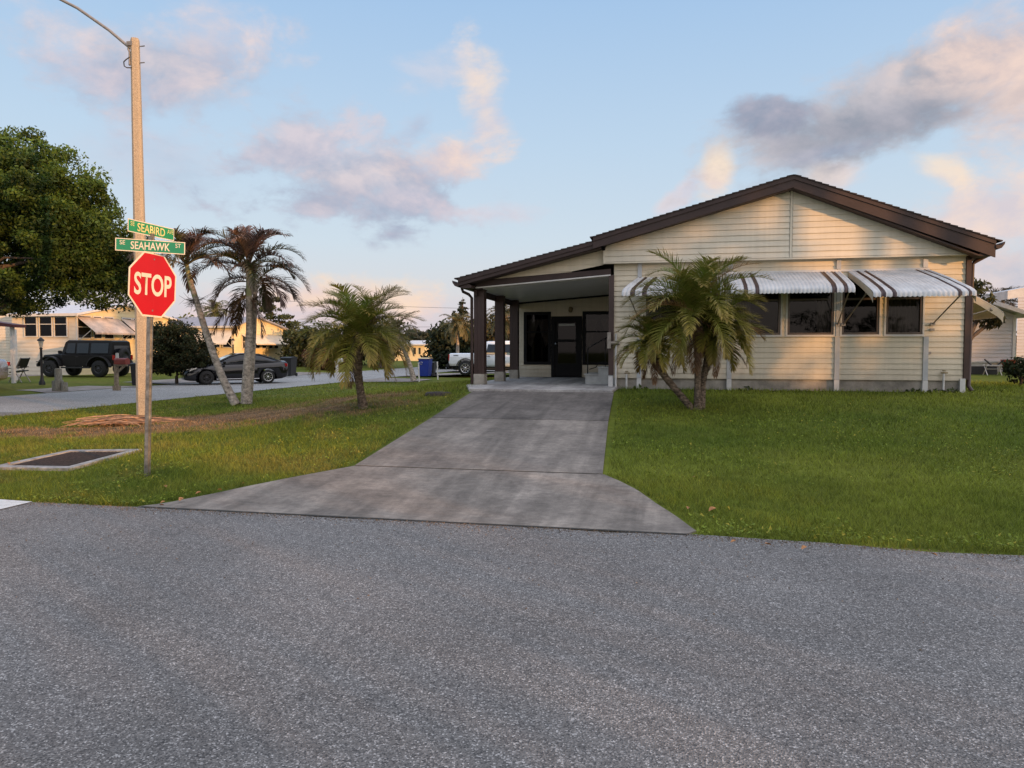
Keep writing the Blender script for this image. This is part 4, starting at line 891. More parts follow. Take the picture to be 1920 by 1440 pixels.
def limb_mesh(base, tops, r0, name, m, parent, fork=.35, n=7):
    mb = MB(); base = Vector(base)
    c = sum((Vector(t) for t in tops), Vector())/len(tops); f = base+(c-base)*fork; f.x = base.x+(c.x-base.x)*fork*.6; f.y = base.y+(c.y-base.y)*fork*.6
    pts = [base-Vector((0, 0, .1)), base+Vector((0, 0, .25)), base.lerp(f, .5)+Vector((r0*.4, 0, 0)), f]
    mb.tube(pts, [r0*1.35, r0*1.05, r0*.85, r0*.72], n+3)
    for t in tops:
        t = Vector(t); l = (t-f).length; j = Vector((random.uniform(-1, 1), random.uniform(-1, 1), random.uniform(0, 1)))*l*.14
        m1 = f.lerp(t, .35)+j; m2 = f.lerp(t, .7)+j*.6
        mb.tube([f-(f-base).normalized()*r0*.4, m1, m2, t], [r0*.5, r0*.36, r0*.22, r0*.08], n)
        for q in range(2):
            e = t+Vector((random.uniform(-1, 1), random.uniform(-1, 1), random.uniform(-.5, .35)))*l*.18
            mb.tube([m2, m2.lerp(e, .5)+j*.3, e], [r0*.18, r0*.11, r0*.04], 5, cap=False)
    return mb.build(name, m, parent)

def tree(label, base, ells, col, leaf=.16, clumps=60, per=60, r0=.2, name='tree', group=None, cat='tree', shell=.4, clump_r=.6, dark=.45, tips=None, tipfrac=0, barkm='bark', fork=.35, ntop=9, flat=.75, fill=.35):
    base = Vector(base); t = thing(name, label, cat, base, group=group)
    cs = []; rs = []; vol = np.array([e[3]*e[4]*e[5] for e in ells])**.67; vol = vol/vol.sum()
    for k in range(clumps):
        e = ells[rng.choice(len(ells), p=vol)]; d = rng.normal(size=3); d /= np.linalg.norm(d); rr = (1-rng.random()*(.35 if rng.random() > fill else .95))
        cs.append((e[0]+d[0]*e[3]*rr, e[1]+d[1]*e[4]*rr, e[2]+d[2]*e[5]*rr)); rs.append(clump_r*rng.uniform(.55, 1.35))
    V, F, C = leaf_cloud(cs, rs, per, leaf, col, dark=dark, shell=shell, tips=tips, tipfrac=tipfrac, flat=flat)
    cen_ = np.mean(cs, 0); tops = [tuple(np.array(cs[i])*.78+cen_*.22) for i in rng.choice(len(cs), min(ntop, len(cs)), replace=False)]
    limb_mesh(base, tops, r0, 'trunk', M[barkm], t, fork=fork)
    np_mesh('crown', V, F, C, M['leaf'], t); return t

def fronds(c, n, length, e0r, droop, lw, ll, nl, col, tipcol, vee=.6, leaflet_droop=.35, azs=None, seg=9, tipstart=.75, stiff=0, spread=1.0, colf=None, start=.15, rachis_r=.012):
    """feather palm fronds around c -> V,F,C arrays (quads)"""
    Vs = []; Cs = []
    c = np.array(c, float)
    for i in range(n):
        az = (i*2.399963+rng.uniform(-.25, .25)) if azs is None else azs[i]; q = (i+.5)/n
        e0 = R(e0r[0]+(e0r[1]-e0r[0])*q+rng.uniform(-6, 6)); Lf = length*rng.uniform(.82, 1.1); dr = R(droop*rng.uniform(.75, 1.25))
        ns = 14; P = [c.copy()]; T = []; hd = np.array([math.cos(az), math.sin(az), 0])
        for k in range(ns):
            e = e0-dr*((k+.5)/ns)**1.25; d = hd*math.cos(e)+np.array([0, 0, math.sin(e)]); T.append(d); P.append(P[-1]+d*Lf/ns)
        P = np.array(P); T.append(T[-1]); T = np.array(T)
        side = np.cross(hd, [0, 0, 1.0]); tw = rng.normal(0, .25); cc = (colf(i, n) if colf else col); cc = np.array(cc)*rng.uniform(.7, 1.25); tc = np.array(tipcol)
        # rachis
        for k in range(ns):
            w = rachis_r*(1-.8*k/ns); up = np.cross(side, T[k])
            a = P[k]; b = P[k+1]
            for o1, o2 in ((side, up*0), (up, up*0)):
                Vs.append(np.array([a-o1*w, a+o1*w, b+o1*w*.85, b-o1*w*.85])); Cs.append(np.tile(cc*.9+np.array([.05, .035, 0]), (4, 1)))
        for s in (-1, 1):
            t = np.linspace(start, .99, nl)+rng.uniform(-.006, .006, nl); t = np.clip(t, 0, .995)
            idx = t*ns; k0 = np.floor(idx).astype(int); fr = (idx-k0)[:, None]
            p = P[k0]*(1-fr)+P[k0+1]*fr; td = T[k0]; upv = np.cross(np.tile(side, (nl, 1)), td)
            l = ll*np.sin(np.pi*np.clip(.10+.86*t, 0, 1))**.6*rng.uniform(.8, 1.15, nl)
            sp = (.95-.45*t)[:, None]*spread
            d = s*side*sp+td*(.45+.5*t)[:, None]+upv*(vee+rng.normal(0, .14+tw*0, nl))[:, None]*(1)
            d /= np.linalg.norm(d, axis=1)[:, None]
            d2 = d+np.array([0, 0, -1.0])*(leaflet_droop*rng.uniform(.6, 1.5, nl))[:, None]; d2 /= np.linalg.norm(d2, axis=1)[:, None]
            d3 = d2+np.array([0, 0, -1.0])*(leaflet_droop*1.3*rng.uniform(.6, 1.5, nl))[:, None]; d3 /= np.linalg.norm(d3, axis=1)[:, None]
            a0 = p; a1 = p+d*l[:, None]*.38; a2 = a1+d2*l[:, None]*.34; a3 = a2+d3*l[:, None]*.28
            wv = np.cross(d, upv); wv /= (np.linalg.norm(wv, axis=1)[:, None]+1e-9); wv = wv*lw/2
            f_ = rng.uniform(.7, 1.3, nl)[:, None]; mixv = np.clip((t-tipstart)*2.5, 0, 1)[:, None]*.7
            cb = (cc*(1-mixv)+tc*mixv)*f_
            for (x, y, wa, wb, ta, tb) in ((a0, a1, .7, 1, 0, .1), (a1, a2, 1, .75, .1, .35), (a2, a3, .75, .1, .35, .8)):
                Vs.append(np.stack([x-wv*wa, x+wv*wa, y+wv*wb, y-wv*wb], 1).reshape(-1, 3))
                ca = cb*(1-ta)+tc*ta*f_; cb2 = cb*(1-tb)+tc*tb*f_
                Cs.append(np.stack([ca, ca, cb2, cb2], 1).reshape(-1, 3))
    V = np.concatenate(Vs); C = np.concatenate(Cs); return V, np.arange(len(V)).reshape(-1, 4), C

def palm_trunk(parent, pts, rads, m, ringy=.0, n=12, step=.05, scales=0, name='trunk'):
    """smooth curve through pts with ring scars; optional old leaf bases"""
    pts = [Vector(p) for p in pts]; out = []; ro = []
    N = len(pts)
    L_ = sum((pts[i+1]-pts[i]).length for i in range(N-1)); k = max(6, int(L_/step))
    def cr(t):
        x = t*(N-1); i = min(int(x), N-2); f = x-i; p0 = pts[max(i-1, 0)]; p1 = pts[i]; p2 = pts[i+1]; p3 = pts[min(i+2, N-1)]
        return .5*((2*p1)+(p2-p0)*f+(2*p0-5*p1+4*p2-p3)*f*f+(3*p1-p0-3*p2+p3)*f**3)
    for i in range(k+1):
        t = i/k; out.append(cr(t)); r = float(np.interp(t*(N-1), range(N), rads)); ro.append(r*(1+ringy*(1 if i % 2 else -1)*random.uniform(.4, 1)))
    mb = MB(); mb.tube(out, ro, n)
    for j in range(scales):
        t = random.uniform(.06, 1); p = cr(t); d = (cr(min(t+.02, 1))-cr(max(t-.02, 0))).normalized(); r = float(np.interp(t*(N-1), range(N), rads)); a = random.uniform(0, 2*math.pi)
        x = Vector((math.cos(a), math.sin(a), 0)); x = (x-d*x.dot(d)).normalized(); y = d.cross(x); q = p+x*r*.92; l = r*.42
        mb.add([q-y*l*.8, q+y*l*.8, q+x*l*.75+d*l*.9], [(0, 1, 2)]); mb.add([q-y*l*.8+d*l*.7, q+y*l*.8+d*l*.7, q+x*l*.75+d*l*.9], [(0, 1, 2)])
    return mb.build(name, m, parent, fixn=False)

GREEN = (.125, .185, .032); YEL = (.34, .23, .055); BRN = (.16, .085, .045)
def pygmy(parent, c, n, L_, dens=1.0, skirt=5):
    def cf(i, n_): 
        q = i/n_; g = np.array(GREEN); y = np.array((.34, .32, .05)); r = rng.random()
        return g*(1-q*.6)+y*q*.6 if r > .12 else np.array((.30, .17, .08))
    V, F, C = fronds(c, n, L_, (86, -12), 84, .015, L_*.25, int(58*dens), GREEN, YEL, vee=.38, leaflet_droop=.22, colf=cf, spread=1.0, tipstart=.6)
    V2, F2, C2 = fronds((c[0], c[1], c[2]-.1), skirt, L_*.8, (-25, -60), 40, .012, L_*.2, int(36*dens), BRN, (.30, .17, .09), vee=.1, leaflet_droop=.6)
    np_mesh('crown', np.concatenate([V, V2]), np.concatenate([F, F2+len(V)]), np.concatenate([C, C2]), M['frond'], parent)

# right lawn: three-stemmed pygmy date palm
b = Vector((.50, 13.30, H(.5, 13.3)-.02))
p1 = thing('palm_tree', 'bushy three-stemmed date palm on the lawn right in front of the cream house', 'palm tree', b)
c1 = AtV(1306, 592, 13.25); c2 = AtV(1226, 622, 13.2); c3 = AtV(1338, 608, 13.6)
palm_trunk(p1, [b, b+Vector((-.01, 0, .45)), AtV(1309, 655, 13.28), AtV(1308, 625, 13.26), c1], [.075, .055, .066, .105, .065], M['bark_palm'], .07, scales=520)
palm_trunk(p1, [b+Vector((-.10, .03, .03)), AtV(1275, 740, 13.26), AtV(1245, 703, 13.23), AtV(1228, 672, 13.2), c2], [.06, .058, .062, .095, .06], M['bark_palm'], .07, scales=340)
palm_trunk(p1, [b+Vector((.07, .08, 0)), AtV(1318, 715, 13.45), AtV(1327, 680, 13.52), AtV(1331, 655, 13.56), c3], [.06, .055, .065, .10, .06], M['bark_palm'], .07, scales=300)
pygmy(p1, tuple(AtV(1304, 585, 13.25)), 50, 1.40, skirt=3); pygmy(p1, tuple(AtV(1224, 645, 13.2)), 36, .80, .85, 3); pygmy(p1, tuple(AtV(1345, 622, 13.6)), 40, .95, .9, 3)

# left of driveway: single date palm
bx = AtZ(682, 774, .40); b = Vector((bx.x, bx.y, H(bx.x, bx.y)-.03)); 
p2 = thing('palm_tree', 'single short date palm with golden drooping fronds on the grass left of the driveway', 'palm tree', b)
cc = AtV(671, 625, bx.y)
palm_trunk(p2, [b, AtV(676, 735, bx.y), AtV(671, 700, bx.y), AtV(669, 668, bx.y), cc], [.095, .068, .078, .115, .07], M['bark_palm'], .08, scales=560)
pygmy(p2, tuple(AtV(671, 628, bx.y)), 46, 1.32, skirt=2)
V, F, C = fronds(tuple(AtV(700, 610, bx.y)), 3, .95, (85, 70), 70, .012, .28, 34, (.20, .18, .07), (.4, .3, .12), azs=[-.3, .2, 2.6], vee=.5); np_mesh('crown', V, F, C, M['frond'], p2)

# twin tall palms with weathered crowns
b = Vector((-11.85, 18.79, H(-11.85, 18.79)-.03))
p3 = thing('palm_tree', 'clump of tall slender leaning palms with weathered purplish brown crowns beside the side street', 'palm tree', b)
t1 = AtV(345, 490, 18.8); palm_trunk(p3, [AtV(443, 760, 18.75), AtV(418, 710, 18.78), AtV(392, 640, 18.8), AtV(367, 560, 18.8), AtV(352, 512, 18.8)], [.13, .105, .092, .08, .065], M['bark_grey'], .03, step=.09, scales=0)
palm_trunk(p3, [AtV(367, 560, 18.8), AtV(356, 525, 18.8), AtV(350, 496, 18.8)], [.08, .072, .055], M['bark_green'], 0)
palm_trunk(p3, [AtV(461, 757, 18.8), AtV(463, 700, 18.82), AtV(468, 620, 18.85), AtV(467, 555, 18.85)], [.145, .12, .10, .085], M['bark_grey'], .03, step=.09)
palm_trunk(p3, [AtV(467, 556, 18.85), AtV(467, 530, 18.85), AtV(467, 500, 18.85)], [.085, .08, .055], M['bark_green'], 0)
palm_trunk(p3, [AtV(466, 757, 19.15), AtV(472, 690, 19.2), AtV(476, 620, 19.25), AtV(478, 555, 19.3), AtV(480, 530, 19.3)], [.10, .08, .07, .065, .05], M['bark_grey'], .03, step=.09)
W1 = (.125, .080, .072); W2 = (.21, .145, .12)
def wf(i, n):
    r = rng.random(); return np.array((.075, .085, .03)) if r < .22 else (np.array((.19, .12, .085)) if r < .55 else np.array(W1))
for cpt, n, Lp, er in ((AtV(350, 498, 18.8), 13, 1.75, (88, 20)), (AtV(467, 505, 18.85), 17, 1.9, (86, 12)), (AtV(480, 532, 19.3), 9, 1.55, (60, -5))):
    V, F, C = fronds(tuple(cpt), int(n*1.2), Lp, er, 92, .030, .50, 46, W1, W2, vee=.42, leaflet_droop=.40, colf=wf, spread=.8, rachis_r=.022, start=.22)
    np_mesh('crown', V, F, C, M['frond'], p3)
V, F, C = fronds(tuple(AtV(463, 552, 18.8)), 4, 1.45, (-20, -62), 45, .028, .42, 36, (.11, .06, .04), (.22, .12, .07), azs=[3.3, 2.6, 3.9, .2], vee=.2, leaflet_droop=.7, rachis_r=.02); np_mesh('dead_frond', V, F, C, M['frond'], p3)
for cpt in (AtV(366, 565, 18.75), AtV(478, 560, 19.2)):   # old flower stalks
    mb = MB()
    for k in range(26):
        a = random.uniform(0, 6.28); d = Vector((math.cos(a), math.sin(a)*.6, random.uniform(-.5, .5))); l = random.uniform(.25, .6)
        p = cpt+d*l*.5; mb.tube([cpt, p, p+(d+Vector((random.uniform(-.5, .5), 0, random.uniform(-.6, .3))))*l*.4], [.008, .006, .003], 4, cap=False)
        for q in range(3): mb.tube([p, p+Vector((random.uniform(-1, 1), random.uniform(-1, 1), random.uniform(-1, .6)))*.16], [.004, .002], 3, cap=False)
    mb.build('flower_stalk', M['bark'], p3, fixn=False)

# leaning grey palm by the side street, farther back
bb = AtZ(776, 714, .05)
p4 = thing('palm_tree', 'small leaning grey palm at the edge of the side street beside the blue bin', 'palm tree', bb)
palm_trunk(p4, [bb, AtV(770, 690, bb.y), AtV(757, 655, bb.y), AtV(745, 632, bb.y)], [.16, .12, .10, .08], M['bark_grey'], .02, step=.1)
V, F, C = fronds(tuple(AtV(743, 628, bb.y)), 16, 1.7, (80, -30), 80, .04, .4, 26, (.13, .12, .05), (.28, .17, .10), vee=.2, leaflet_droop=.5); np_mesh('crown', V, F, C, M['frond'], p4)

# big oak at the left edge
ob = Vector((-24.6, 19.2, .1)); oc = AtV(-20, 420, 20)
def EL(px, py, v, rx, ry, rz): p = AtV(px, py, v); return (p.x, p.y, p.z, rx, ry, rz)
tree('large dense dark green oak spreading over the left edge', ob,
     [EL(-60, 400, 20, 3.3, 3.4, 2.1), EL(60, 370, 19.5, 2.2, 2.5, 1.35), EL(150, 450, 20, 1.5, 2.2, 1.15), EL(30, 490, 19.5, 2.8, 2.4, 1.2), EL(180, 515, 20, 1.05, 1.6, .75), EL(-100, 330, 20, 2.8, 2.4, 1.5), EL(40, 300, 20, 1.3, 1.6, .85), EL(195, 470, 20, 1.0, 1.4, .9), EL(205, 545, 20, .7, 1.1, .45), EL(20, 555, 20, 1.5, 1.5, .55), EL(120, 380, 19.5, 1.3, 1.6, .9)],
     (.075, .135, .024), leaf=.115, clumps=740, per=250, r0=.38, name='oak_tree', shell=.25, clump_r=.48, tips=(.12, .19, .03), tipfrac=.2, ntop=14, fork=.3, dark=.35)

def bush(label, base, ells, col, **k):
    return tree(label, base, ells, col, name='bush', cat='bush', **k)
def E3(px, py, D, rx, ry, rz): p = AtD(px, py, D); return (p.x, p.y, p.z, rx, ry, rz)
def B(px, D, z=.1): p = AtD(px, 655, D); return Vector((p.x, p.y, z))
bush('big dark green bush between the off-road car and the black sedan', B(330, 33.5, .15), [E3(340, 648, 33.5, 1.3, 1.3, 1.1), E3(315, 632, 33.5, .9, .9, .8), E3(372, 672, 33.5, .8, .8, .7), E3(305, 675, 33.5, 1.1, .9, .75), E3(345, 680, 33.5, 1.3, 1, .6)], (.048, .060, .022), leaf=.12, clumps=260, per=120, r0=.06, clump_r=.32, tips=(.13, .09, .03), tipfrac=.18, shell=.2)
# background trees
GR = 'trees behind the houses'
def bt(label, px, D, ells, col, **k):
    k.setdefault('leaf', .35); k.setdefault('clumps', 60); k.setdefault('per', 70); k.setdefault('clump_r', 1.0); k.setdefault('r0', .25)
    return tree(label, B(px, D), [E3(*((e[0], e[1], D)+tuple(e[2:]))) for e in ells], col, group=GR, **k)
DG = (.050, .066, .024); MG = (.070, .085, .032)
bt('tall open pine with flat clumps of needles rising behind the yellow gabled house', 505, 78, [(492, 572, 1.2, 1.2, .6), (500, 590, 1.8, 1.5, .8), (525, 605, 2.0, 1.5, 1.2), (540, 625, 2.2, 2, 1.6), (512, 560, .9, .9, .5), (475, 600, 1.2, 1, .6)], MG, clumps=60, per=60, clump_r=.7, flat=.4, fork=.5)
bt('dark round tree just right of the yellow gabled house', 590, 60, [(585, 645, 2.2, 2, 1.5), (600, 630, 1.6, 1.6, 1.0), (560, 650, 1.5, 1.5, 1.3)], DG, clumps=70)
bt('dark bushy tree behind the golden date palm', 665, 66, [(660, 650, 2.8, 2, 1.6), (690, 640, 2.4, 2, 1.6), (625, 655, 2, 2, 1.4)], DG, clumps=80)
bt('pale green tree with small crown above the golden date palm', 715, 62, [(705, 615, 1.4, 1.2, 1.1), (735, 628, 1.6, 1.2, 1.3), (720, 645, 1.8, 1.4, 1.2)], (.09, .10, .04), clumps=45, clump_r=.7)
bt('low grey green tree beyond the far pale cottage', 790, 120, [(790, 636, 3.4, 2.5, 1.6), (805, 640, 3, 2.5, 1.6), (772, 640, 2.5, 2.5, 1.4)], (.065, .075, .045), leaf=.5, clumps=60)
bt('broad dark green tree left of the pickup', 850, 60, [(845, 650, 1.9, 2, 1.7), (870, 640, 2.0, 2, 1.9), (830, 665, 1.3, 1.5, 1.2), (885, 660, 1.6, 2, 1.5), (835, 628, 1.0, 1.2, .8)], (.040, .055, .024), clumps=100)
bt('brownish green tree seen between the carport posts', 925, 60, [(925, 635, 1.9, 1.8, 1.8), (920, 610, 1.2, 1.2, 1.0), (940, 655, 1.8, 1.8, 1.4)], (.10, .085, .035), clumps=70)
bt('dark green tree low behind the cab of the pickup', 960, 70, [(965, 650, 2.6, 2, 2.0), (950, 625, 1.6, 1.6, 1.2)], DG, clumps=50)
bt('olive treetop showing over the white roof at left', 40, 56, [(40, 592, 1.6, 1.6, .9), (20, 580, 1.5, 1.5, .9)], MG, clumps=30, fork=.6)
bt('brownish tree left of the grey roof of the second house', 350, 62, [(350, 640, 2.2, 2, 1.7), (372, 625, 1.3, 1.3, 1)], MG, clumps=50)
bt('small brown hedge tree right of the porch posts', 600, 54, [(596, 672, 1.2, 1, .7), (622, 676, 1.3, 1, .6)], (.10, .06, .04), clumps=40, clump_r=.45, leaf=.2)
# norfolk pine: tiers
nb = B(868, 74); npn = thing('conifer_tree', 'tall pointed conifer with layered branches above the dark tree left of the carport', 'pine tree', nb)
ztop = AtD(868, 553, 74).z; cs = []; rs = []
for k in range(190):
    t = rng.random()**.8; z = ztop-.3-t*6.2; rad = (.12+1.45*t)*rng.uniform(.35, 1); a = rng.uniform(0, 6.28); cs.append((nb.x+rad*math.cos(a), nb.y+rad*math.sin(a), z+rad*.16)); rs.append(.22+.20*t)
V, F, C = leaf_cloud(cs, rs, 34, .2, (.060, .075, .042), flat=.45, dark=.5, shell=.1); np_mesh('crown', V, F, C, M['leaf'], npn)
s = .8
cs2 = []; rs2 = []
for k in range(50):
    t = rng.random(); z = ztop-1.5-t*4; rad = (.05+.5*t)*rng.uniform(.3, 1); a = rng.uniform(0, 6.28); cs2.append((nb.x-.95+rad*math.cos(a), nb.y+rad*math.sin(a), z)); rs2.append(.2)
V, F, C = leaf_cloud(cs2, rs2, 30, .2, (.060, .075, .042), flat=.5, dark=.5, shell=.1); np_mesh('crown', V, F, C, M['leaf'], npn)
mb = MB(); mb.tube([nb, (nb.x, nb.y, ztop-.2)], [.2, .02], 8); mb.tube([(nb.x-.9, nb.y, 0), (nb.x-.95, nb.y, ztop-1.6)], [.12, .02], 6); mb.build('trunk', M['bark'], npn)
# feather palms in the distance
def qpalm(label, px, pyc, D, L_, n, col, tip, er=(85, -35), tr=.12):
    b = B(px, D); t = thing('palm_tree', label, 'palm tree', b, group='distant feather palms'); c = AtD(px, pyc, D)
    palm_trunk(t, [b, (b.x, b.y, (b.z+c.z)/2), c], [tr*1.3, tr, tr*.8], M['bark_grey'], 0, step=.3, n=8)
    V, F, C = fronds(tuple(c), n, L_, er, 95, .05, L_*.28, 24, col, tip, vee=.2, leaflet_droop=.6, rachis_r=.02); np_mesh('crown', V, F, C, M['frond'], t)
qpalm('feather palm with pale slim trunk rising behind the bed of the pickup', 858, 610, 52, 1.5, 30, (.13, .125, .05), (.26, .2, .09))
qpalm('feather palm over the roof of the second house, between the leaning palm trunks', 403, 585, 66, 1.9, 30, (.10, .12, .04), (.2, .17, .06))
qpalm('feather palm crown high between the second and third carport posts', 948, 595, 46, 1.6, 26, (.11, .12, .05), (.26, .17, .09))
# tree line closing the horizon
cs = []; rs = []
for k in range(520):
    a = R(-12)+rng.uniform(R(-40), R(40)); D = rng.uniform(150, 210); hgt_ = 3.0+3.2*vnoise(a*14, 1.5)+rng.uniform(-1, 1)
    cs.append((D*math.sin(a), D*math.cos(a), rng.uniform(.5, max(1.5, hgt_)))); rs.append(rng.uniform(1.6, 3.0))
V, F, C = leaf_cloud(cs, rs, 70, 1.1, (.062, .072, .040), dark=.5, shell=.3); tag(np_mesh('tree_line', V, F, C, M['leaf']), 'far low line of trees closing the horizon', 'tree line', kind='stuff')

# small tree behind the right corner of the house
pb = Vector((AtV(1812, 650, 21.5).x-.25, 21.5, .7)); pl = thing('frangipani_tree', 'small bare-branched tree with sparse leaves behind the right corner of the house', 'tree', pb)
mb = MB(); f0 = AtV(1812, 650, 21.5); mb.tube([pb, pb.lerp(f0, .5)+Vector((.03, 0, 0)), f0], [.14, .11, .09], 9)
tips = []
for pts, r in (([(1812, 650), (1820, 625), (1832, 600), (1845, 592), (1858, 590)], .07), ([(1812, 650), (1822, 632), (1842, 616), (1858, 608), (1868, 598)], .06), ([(1812, 650), (1816, 612), (1826, 585), (1838, 570)], .05), ([(1826, 590), (1829, 562), (1830, 545), (1831, 531)], .035), ([(1829, 560), (1836, 548), (1841, 534)], .035), ([(1840, 575), (1850, 566), (1857, 560)], .03)):
    P = [AtV(px, py, 21.5+i*.08) for i, (px, py) in enumerate(pts)]; mb.tube(P, [r*(1-.45*i/len(P)) for i in range(len(P))], 7); tips.append(P[-1]); tips.append(P[-2])
mb.build('trunk', M['bark'], pl)
V, F, C = leaf_cloud([tuple(t) for t in tips]+[tuple(AtV(px, py, 21.6)) for px, py in ((1850, 600), (1862, 595), (1866, 604), (1872, 600), (1835, 600), (1855, 590))], [.22]*(len(tips)+6), 26, .20, (.07, .075, .03), shell=.2, aspect=.35, dark=.5); np_mesh('crown', V, F, C, M['leaf'], pl)
qp = thing('palm_tree', 'dark palm crown behind the eave of the white house at the right edge', 'palm tree', (24, 46, .7), group='distant feather palms'); c = AtV(1880, 566, 46); qp.location = (c.x, 46, .7)
V, F, C = fronds(tuple(c), 24, 1.5, (80, -20), 80, .05, .45, 20, (.06, .055, .035), (.15, .09, .06)); np_mesh('crown', V, F, C, M['frond'], qp); palm_trunk(qp, [(c.x, 46, .6), c], [.12, .09], M['bark_grey'], step=.3)
tree('low dark shrub at the right edge beside the lawn', (AtV(1915, 700, 20).x, 20, .7), [tuple(AtV(1922, 692, 20))+(.38, .4, .26)], (.03, .045, .018), leaf=.10, clumps=22, per=60, r0=.03, clump_r=.2, name='bush', cat='bush')
# weeds along the foundation
for k, (x, nl) in enumerate(((4.92, 30), (5.35, 26), (5.62, 30), (1.62, 18), (-.62, 18))):
    z = H(x, 16.6); V, F, C = leaf_cloud([(x, 16.60, z+.05), (x+.12, 16.62, z+.03), (x-.12, 16.6, z+.03)], [.08, .06, .06], nl, .06, (.06, .09, .025), shell=.2)
    o = np_mesh('weed', V, F, C, M['leaf']); tag(o, ['leafy weed at the wall below the right-hand window batten', 'low leafy weed left of the right white water pipe', 'small leafy weed at the far right wall corner', 'tiny weed against the wall behind the palm stems', 'tiny weed at the wall near the left pipe'][k], 'weed')

# trees across the street behind the viewpoint (they throw the evening shadows)
def T2(label, x, y, h, r, dens=1.0, col=MG, zc=None, **k):
    zc = zc or h*.62
    return tree(label, (x, y, 0), [(x, y, zc, r, r*.8, h-zc), (x+r*.4, y, zc*.8, r*.8, r*.7, (h-zc)*.8), (x-r*.45, y, zc*.85, r*.75, r*.7, (h-zc)*.75)], col, leaf=.42, clumps=int(110*dens), per=46, r0=.3, clump_r=1.05, group='trees across the street', **k)
T2('broad leafy tree across the street, nearest to the junction', 36.0, -11, 10.0, 3.6, 1.5)
T2('tall leafy tree across the street beside the slim palms', 42.2, -10.5, 12.6, 2.6, 1.7)
T2('rounded leafy tree across the street, between two larger ones', 39.2, -12, 11, 2.8, 1.3)
T2('low leafy tree across the street beside the hedge', 33.0, -9, 6.6, 2.3, 1.1)
T2('low bushy tree across the street below the slim palms', 47.2, -10, 5.8, 2.8, 1.2)
T2('bushy tree across the street past the slim palms', 51.2, -10, 8.6, 2.8, 1.8)
T2('first tree of the far shade row across the street', 78, -10, 13.5, 4.5, 2.2)
T2('second tree of the far shade row across the street', 84.5, -11, 13.5, 4.2, 2.2)
for k, (x, y, h, r, lean) in enumerate(((35.4, -3, 12.6, .13, .9), (36.5, -3.1, 13.2, .15, .7), (34.2, -3.3, 12.0, .12, .6))):
    t = thing('palm_tree', 'tall slim palm across the street', 'palm tree', (x, y, 0), group='row of slim palms across the street')
    palm_trunk(t, [(x-lean*.5, y, -.1), (x+lean*.1, y, h*.5), (x+lean*.6, y, h-1)], [r*1.4, r*1.1, r], M['bark_grey'], 0, step=.4)
    V, F, C = fronds((x+lean*.6, y, h-1), 18, 1.8, (80, 5), 60, .06, .5, 22, (.10, .12, .04), (.2, .17, .06)); np_mesh('crown', V, F, C, M['frond'], t)
cs = []; rs = []
for x in np.arange(6, 34, .55): 
    for q in range(4): cs.append((x+rng.uniform(-.3, .3), -9+rng.uniform(-.6, .6), rng.uniform(.4, 3.35 if x < 27 else 3.9))); rs.append(.55)
V, F, C = leaf_cloud(cs, rs, 60, .22, DG); tag(np_mesh('hedge', V, F, C, M['leaf']), 'long clipped hedge across the street behind the viewpoint', 'hedge')

# pile of dead palm strips at the lamp pole + fallen leaves
mb = []; Vd = []; Cd = []
pc = Vector((-11.1, 13.35, .03))
for k in range(260):
    u = camdir(R(rng.normal(4, 15))); l = rng.uniform(.4, 1.35); o = pc+camdir(0)*rng.normal(.25, .42)+camdir(math.pi/2)*rng.normal(0, .20)
    w = rng.uniform(.008, .022); z0 = .02+abs(rng.normal(0, .055))*max(0, 1-abs((o-pc).length)/2); sb_ = rng.normal(0, .12); ns = 6
    n2 = Vector((-u.y, u.x, 0)); prev = None; cl = np.array([.52, .27, .13])*rng.uniform(.18, 1.25)
    for i in range(ns+1):
        t = i/ns-.5; p = o+u*l*t+n2*sb_*(t*t*4)+Vector((0, 0, z0+.06*(1-4*t*t)*rng.uniform(.6, 1.2)))
        a = p-n2*w*(1-abs(t)); b_ = p+n2*w*(1-abs(t))+Vector((0, 0, w*.7))
        if prev is not None: Vd += [prev[0], prev[1], b_, a]; Cd += [cl]*4
        prev = (a, b_)
dv = np.array([tuple(v) for v in Vd]); tag(np_mesh('palm_debris', dv, np.arange(len(dv)).reshape(-1, 4), np.array(Cd), M['debris']), 'heap of dry orange-brown palm strips around the foot of the lamp pole', 'debris pile')
lf = [(1336, 960, .09), (1290, 957, .05), (1300, 915, .04), (372, 925, .06), (340, 934, .08), (305, 939, .05), (303, 944, .05), (310, 915, .06), (412, 921, .05), (1375, 1012, .05), (1440, 1017, .06), (1508, 1024, .06), (1752, 1036, .05), (17, 874, .06), (35, 870, .05), (455, 913, .05)]
nm = ['largest orange leaf on the right lawn, just beyond the driveway corner', 'reddish leaf on grass left of the largest orange leaf', 'small leaf high on the right lawn near the driveway edge', 'curled tan leaf on the left edge of the driveway apron', 'pale upright leaf in grass at the apron edge', 'brown leaf near the road corner of the apron', 'tiny leaf at the very corner of the apron and road', 'flat tan leaf in the grass right of the sign post', 'small leaf farther up the left apron edge', 'brown leaf at the road edge just right of the driveway', 'brown leaf at the road edge, third right of driveway', 'long orange leaf at the lawn edge by the road', 'dry leaf at the far right lawn edge by the road', 'tan leaf left of the drain frame', 'pale leaf at the upper left side of the drain frame', 'last tan leaf up the left apron edge']
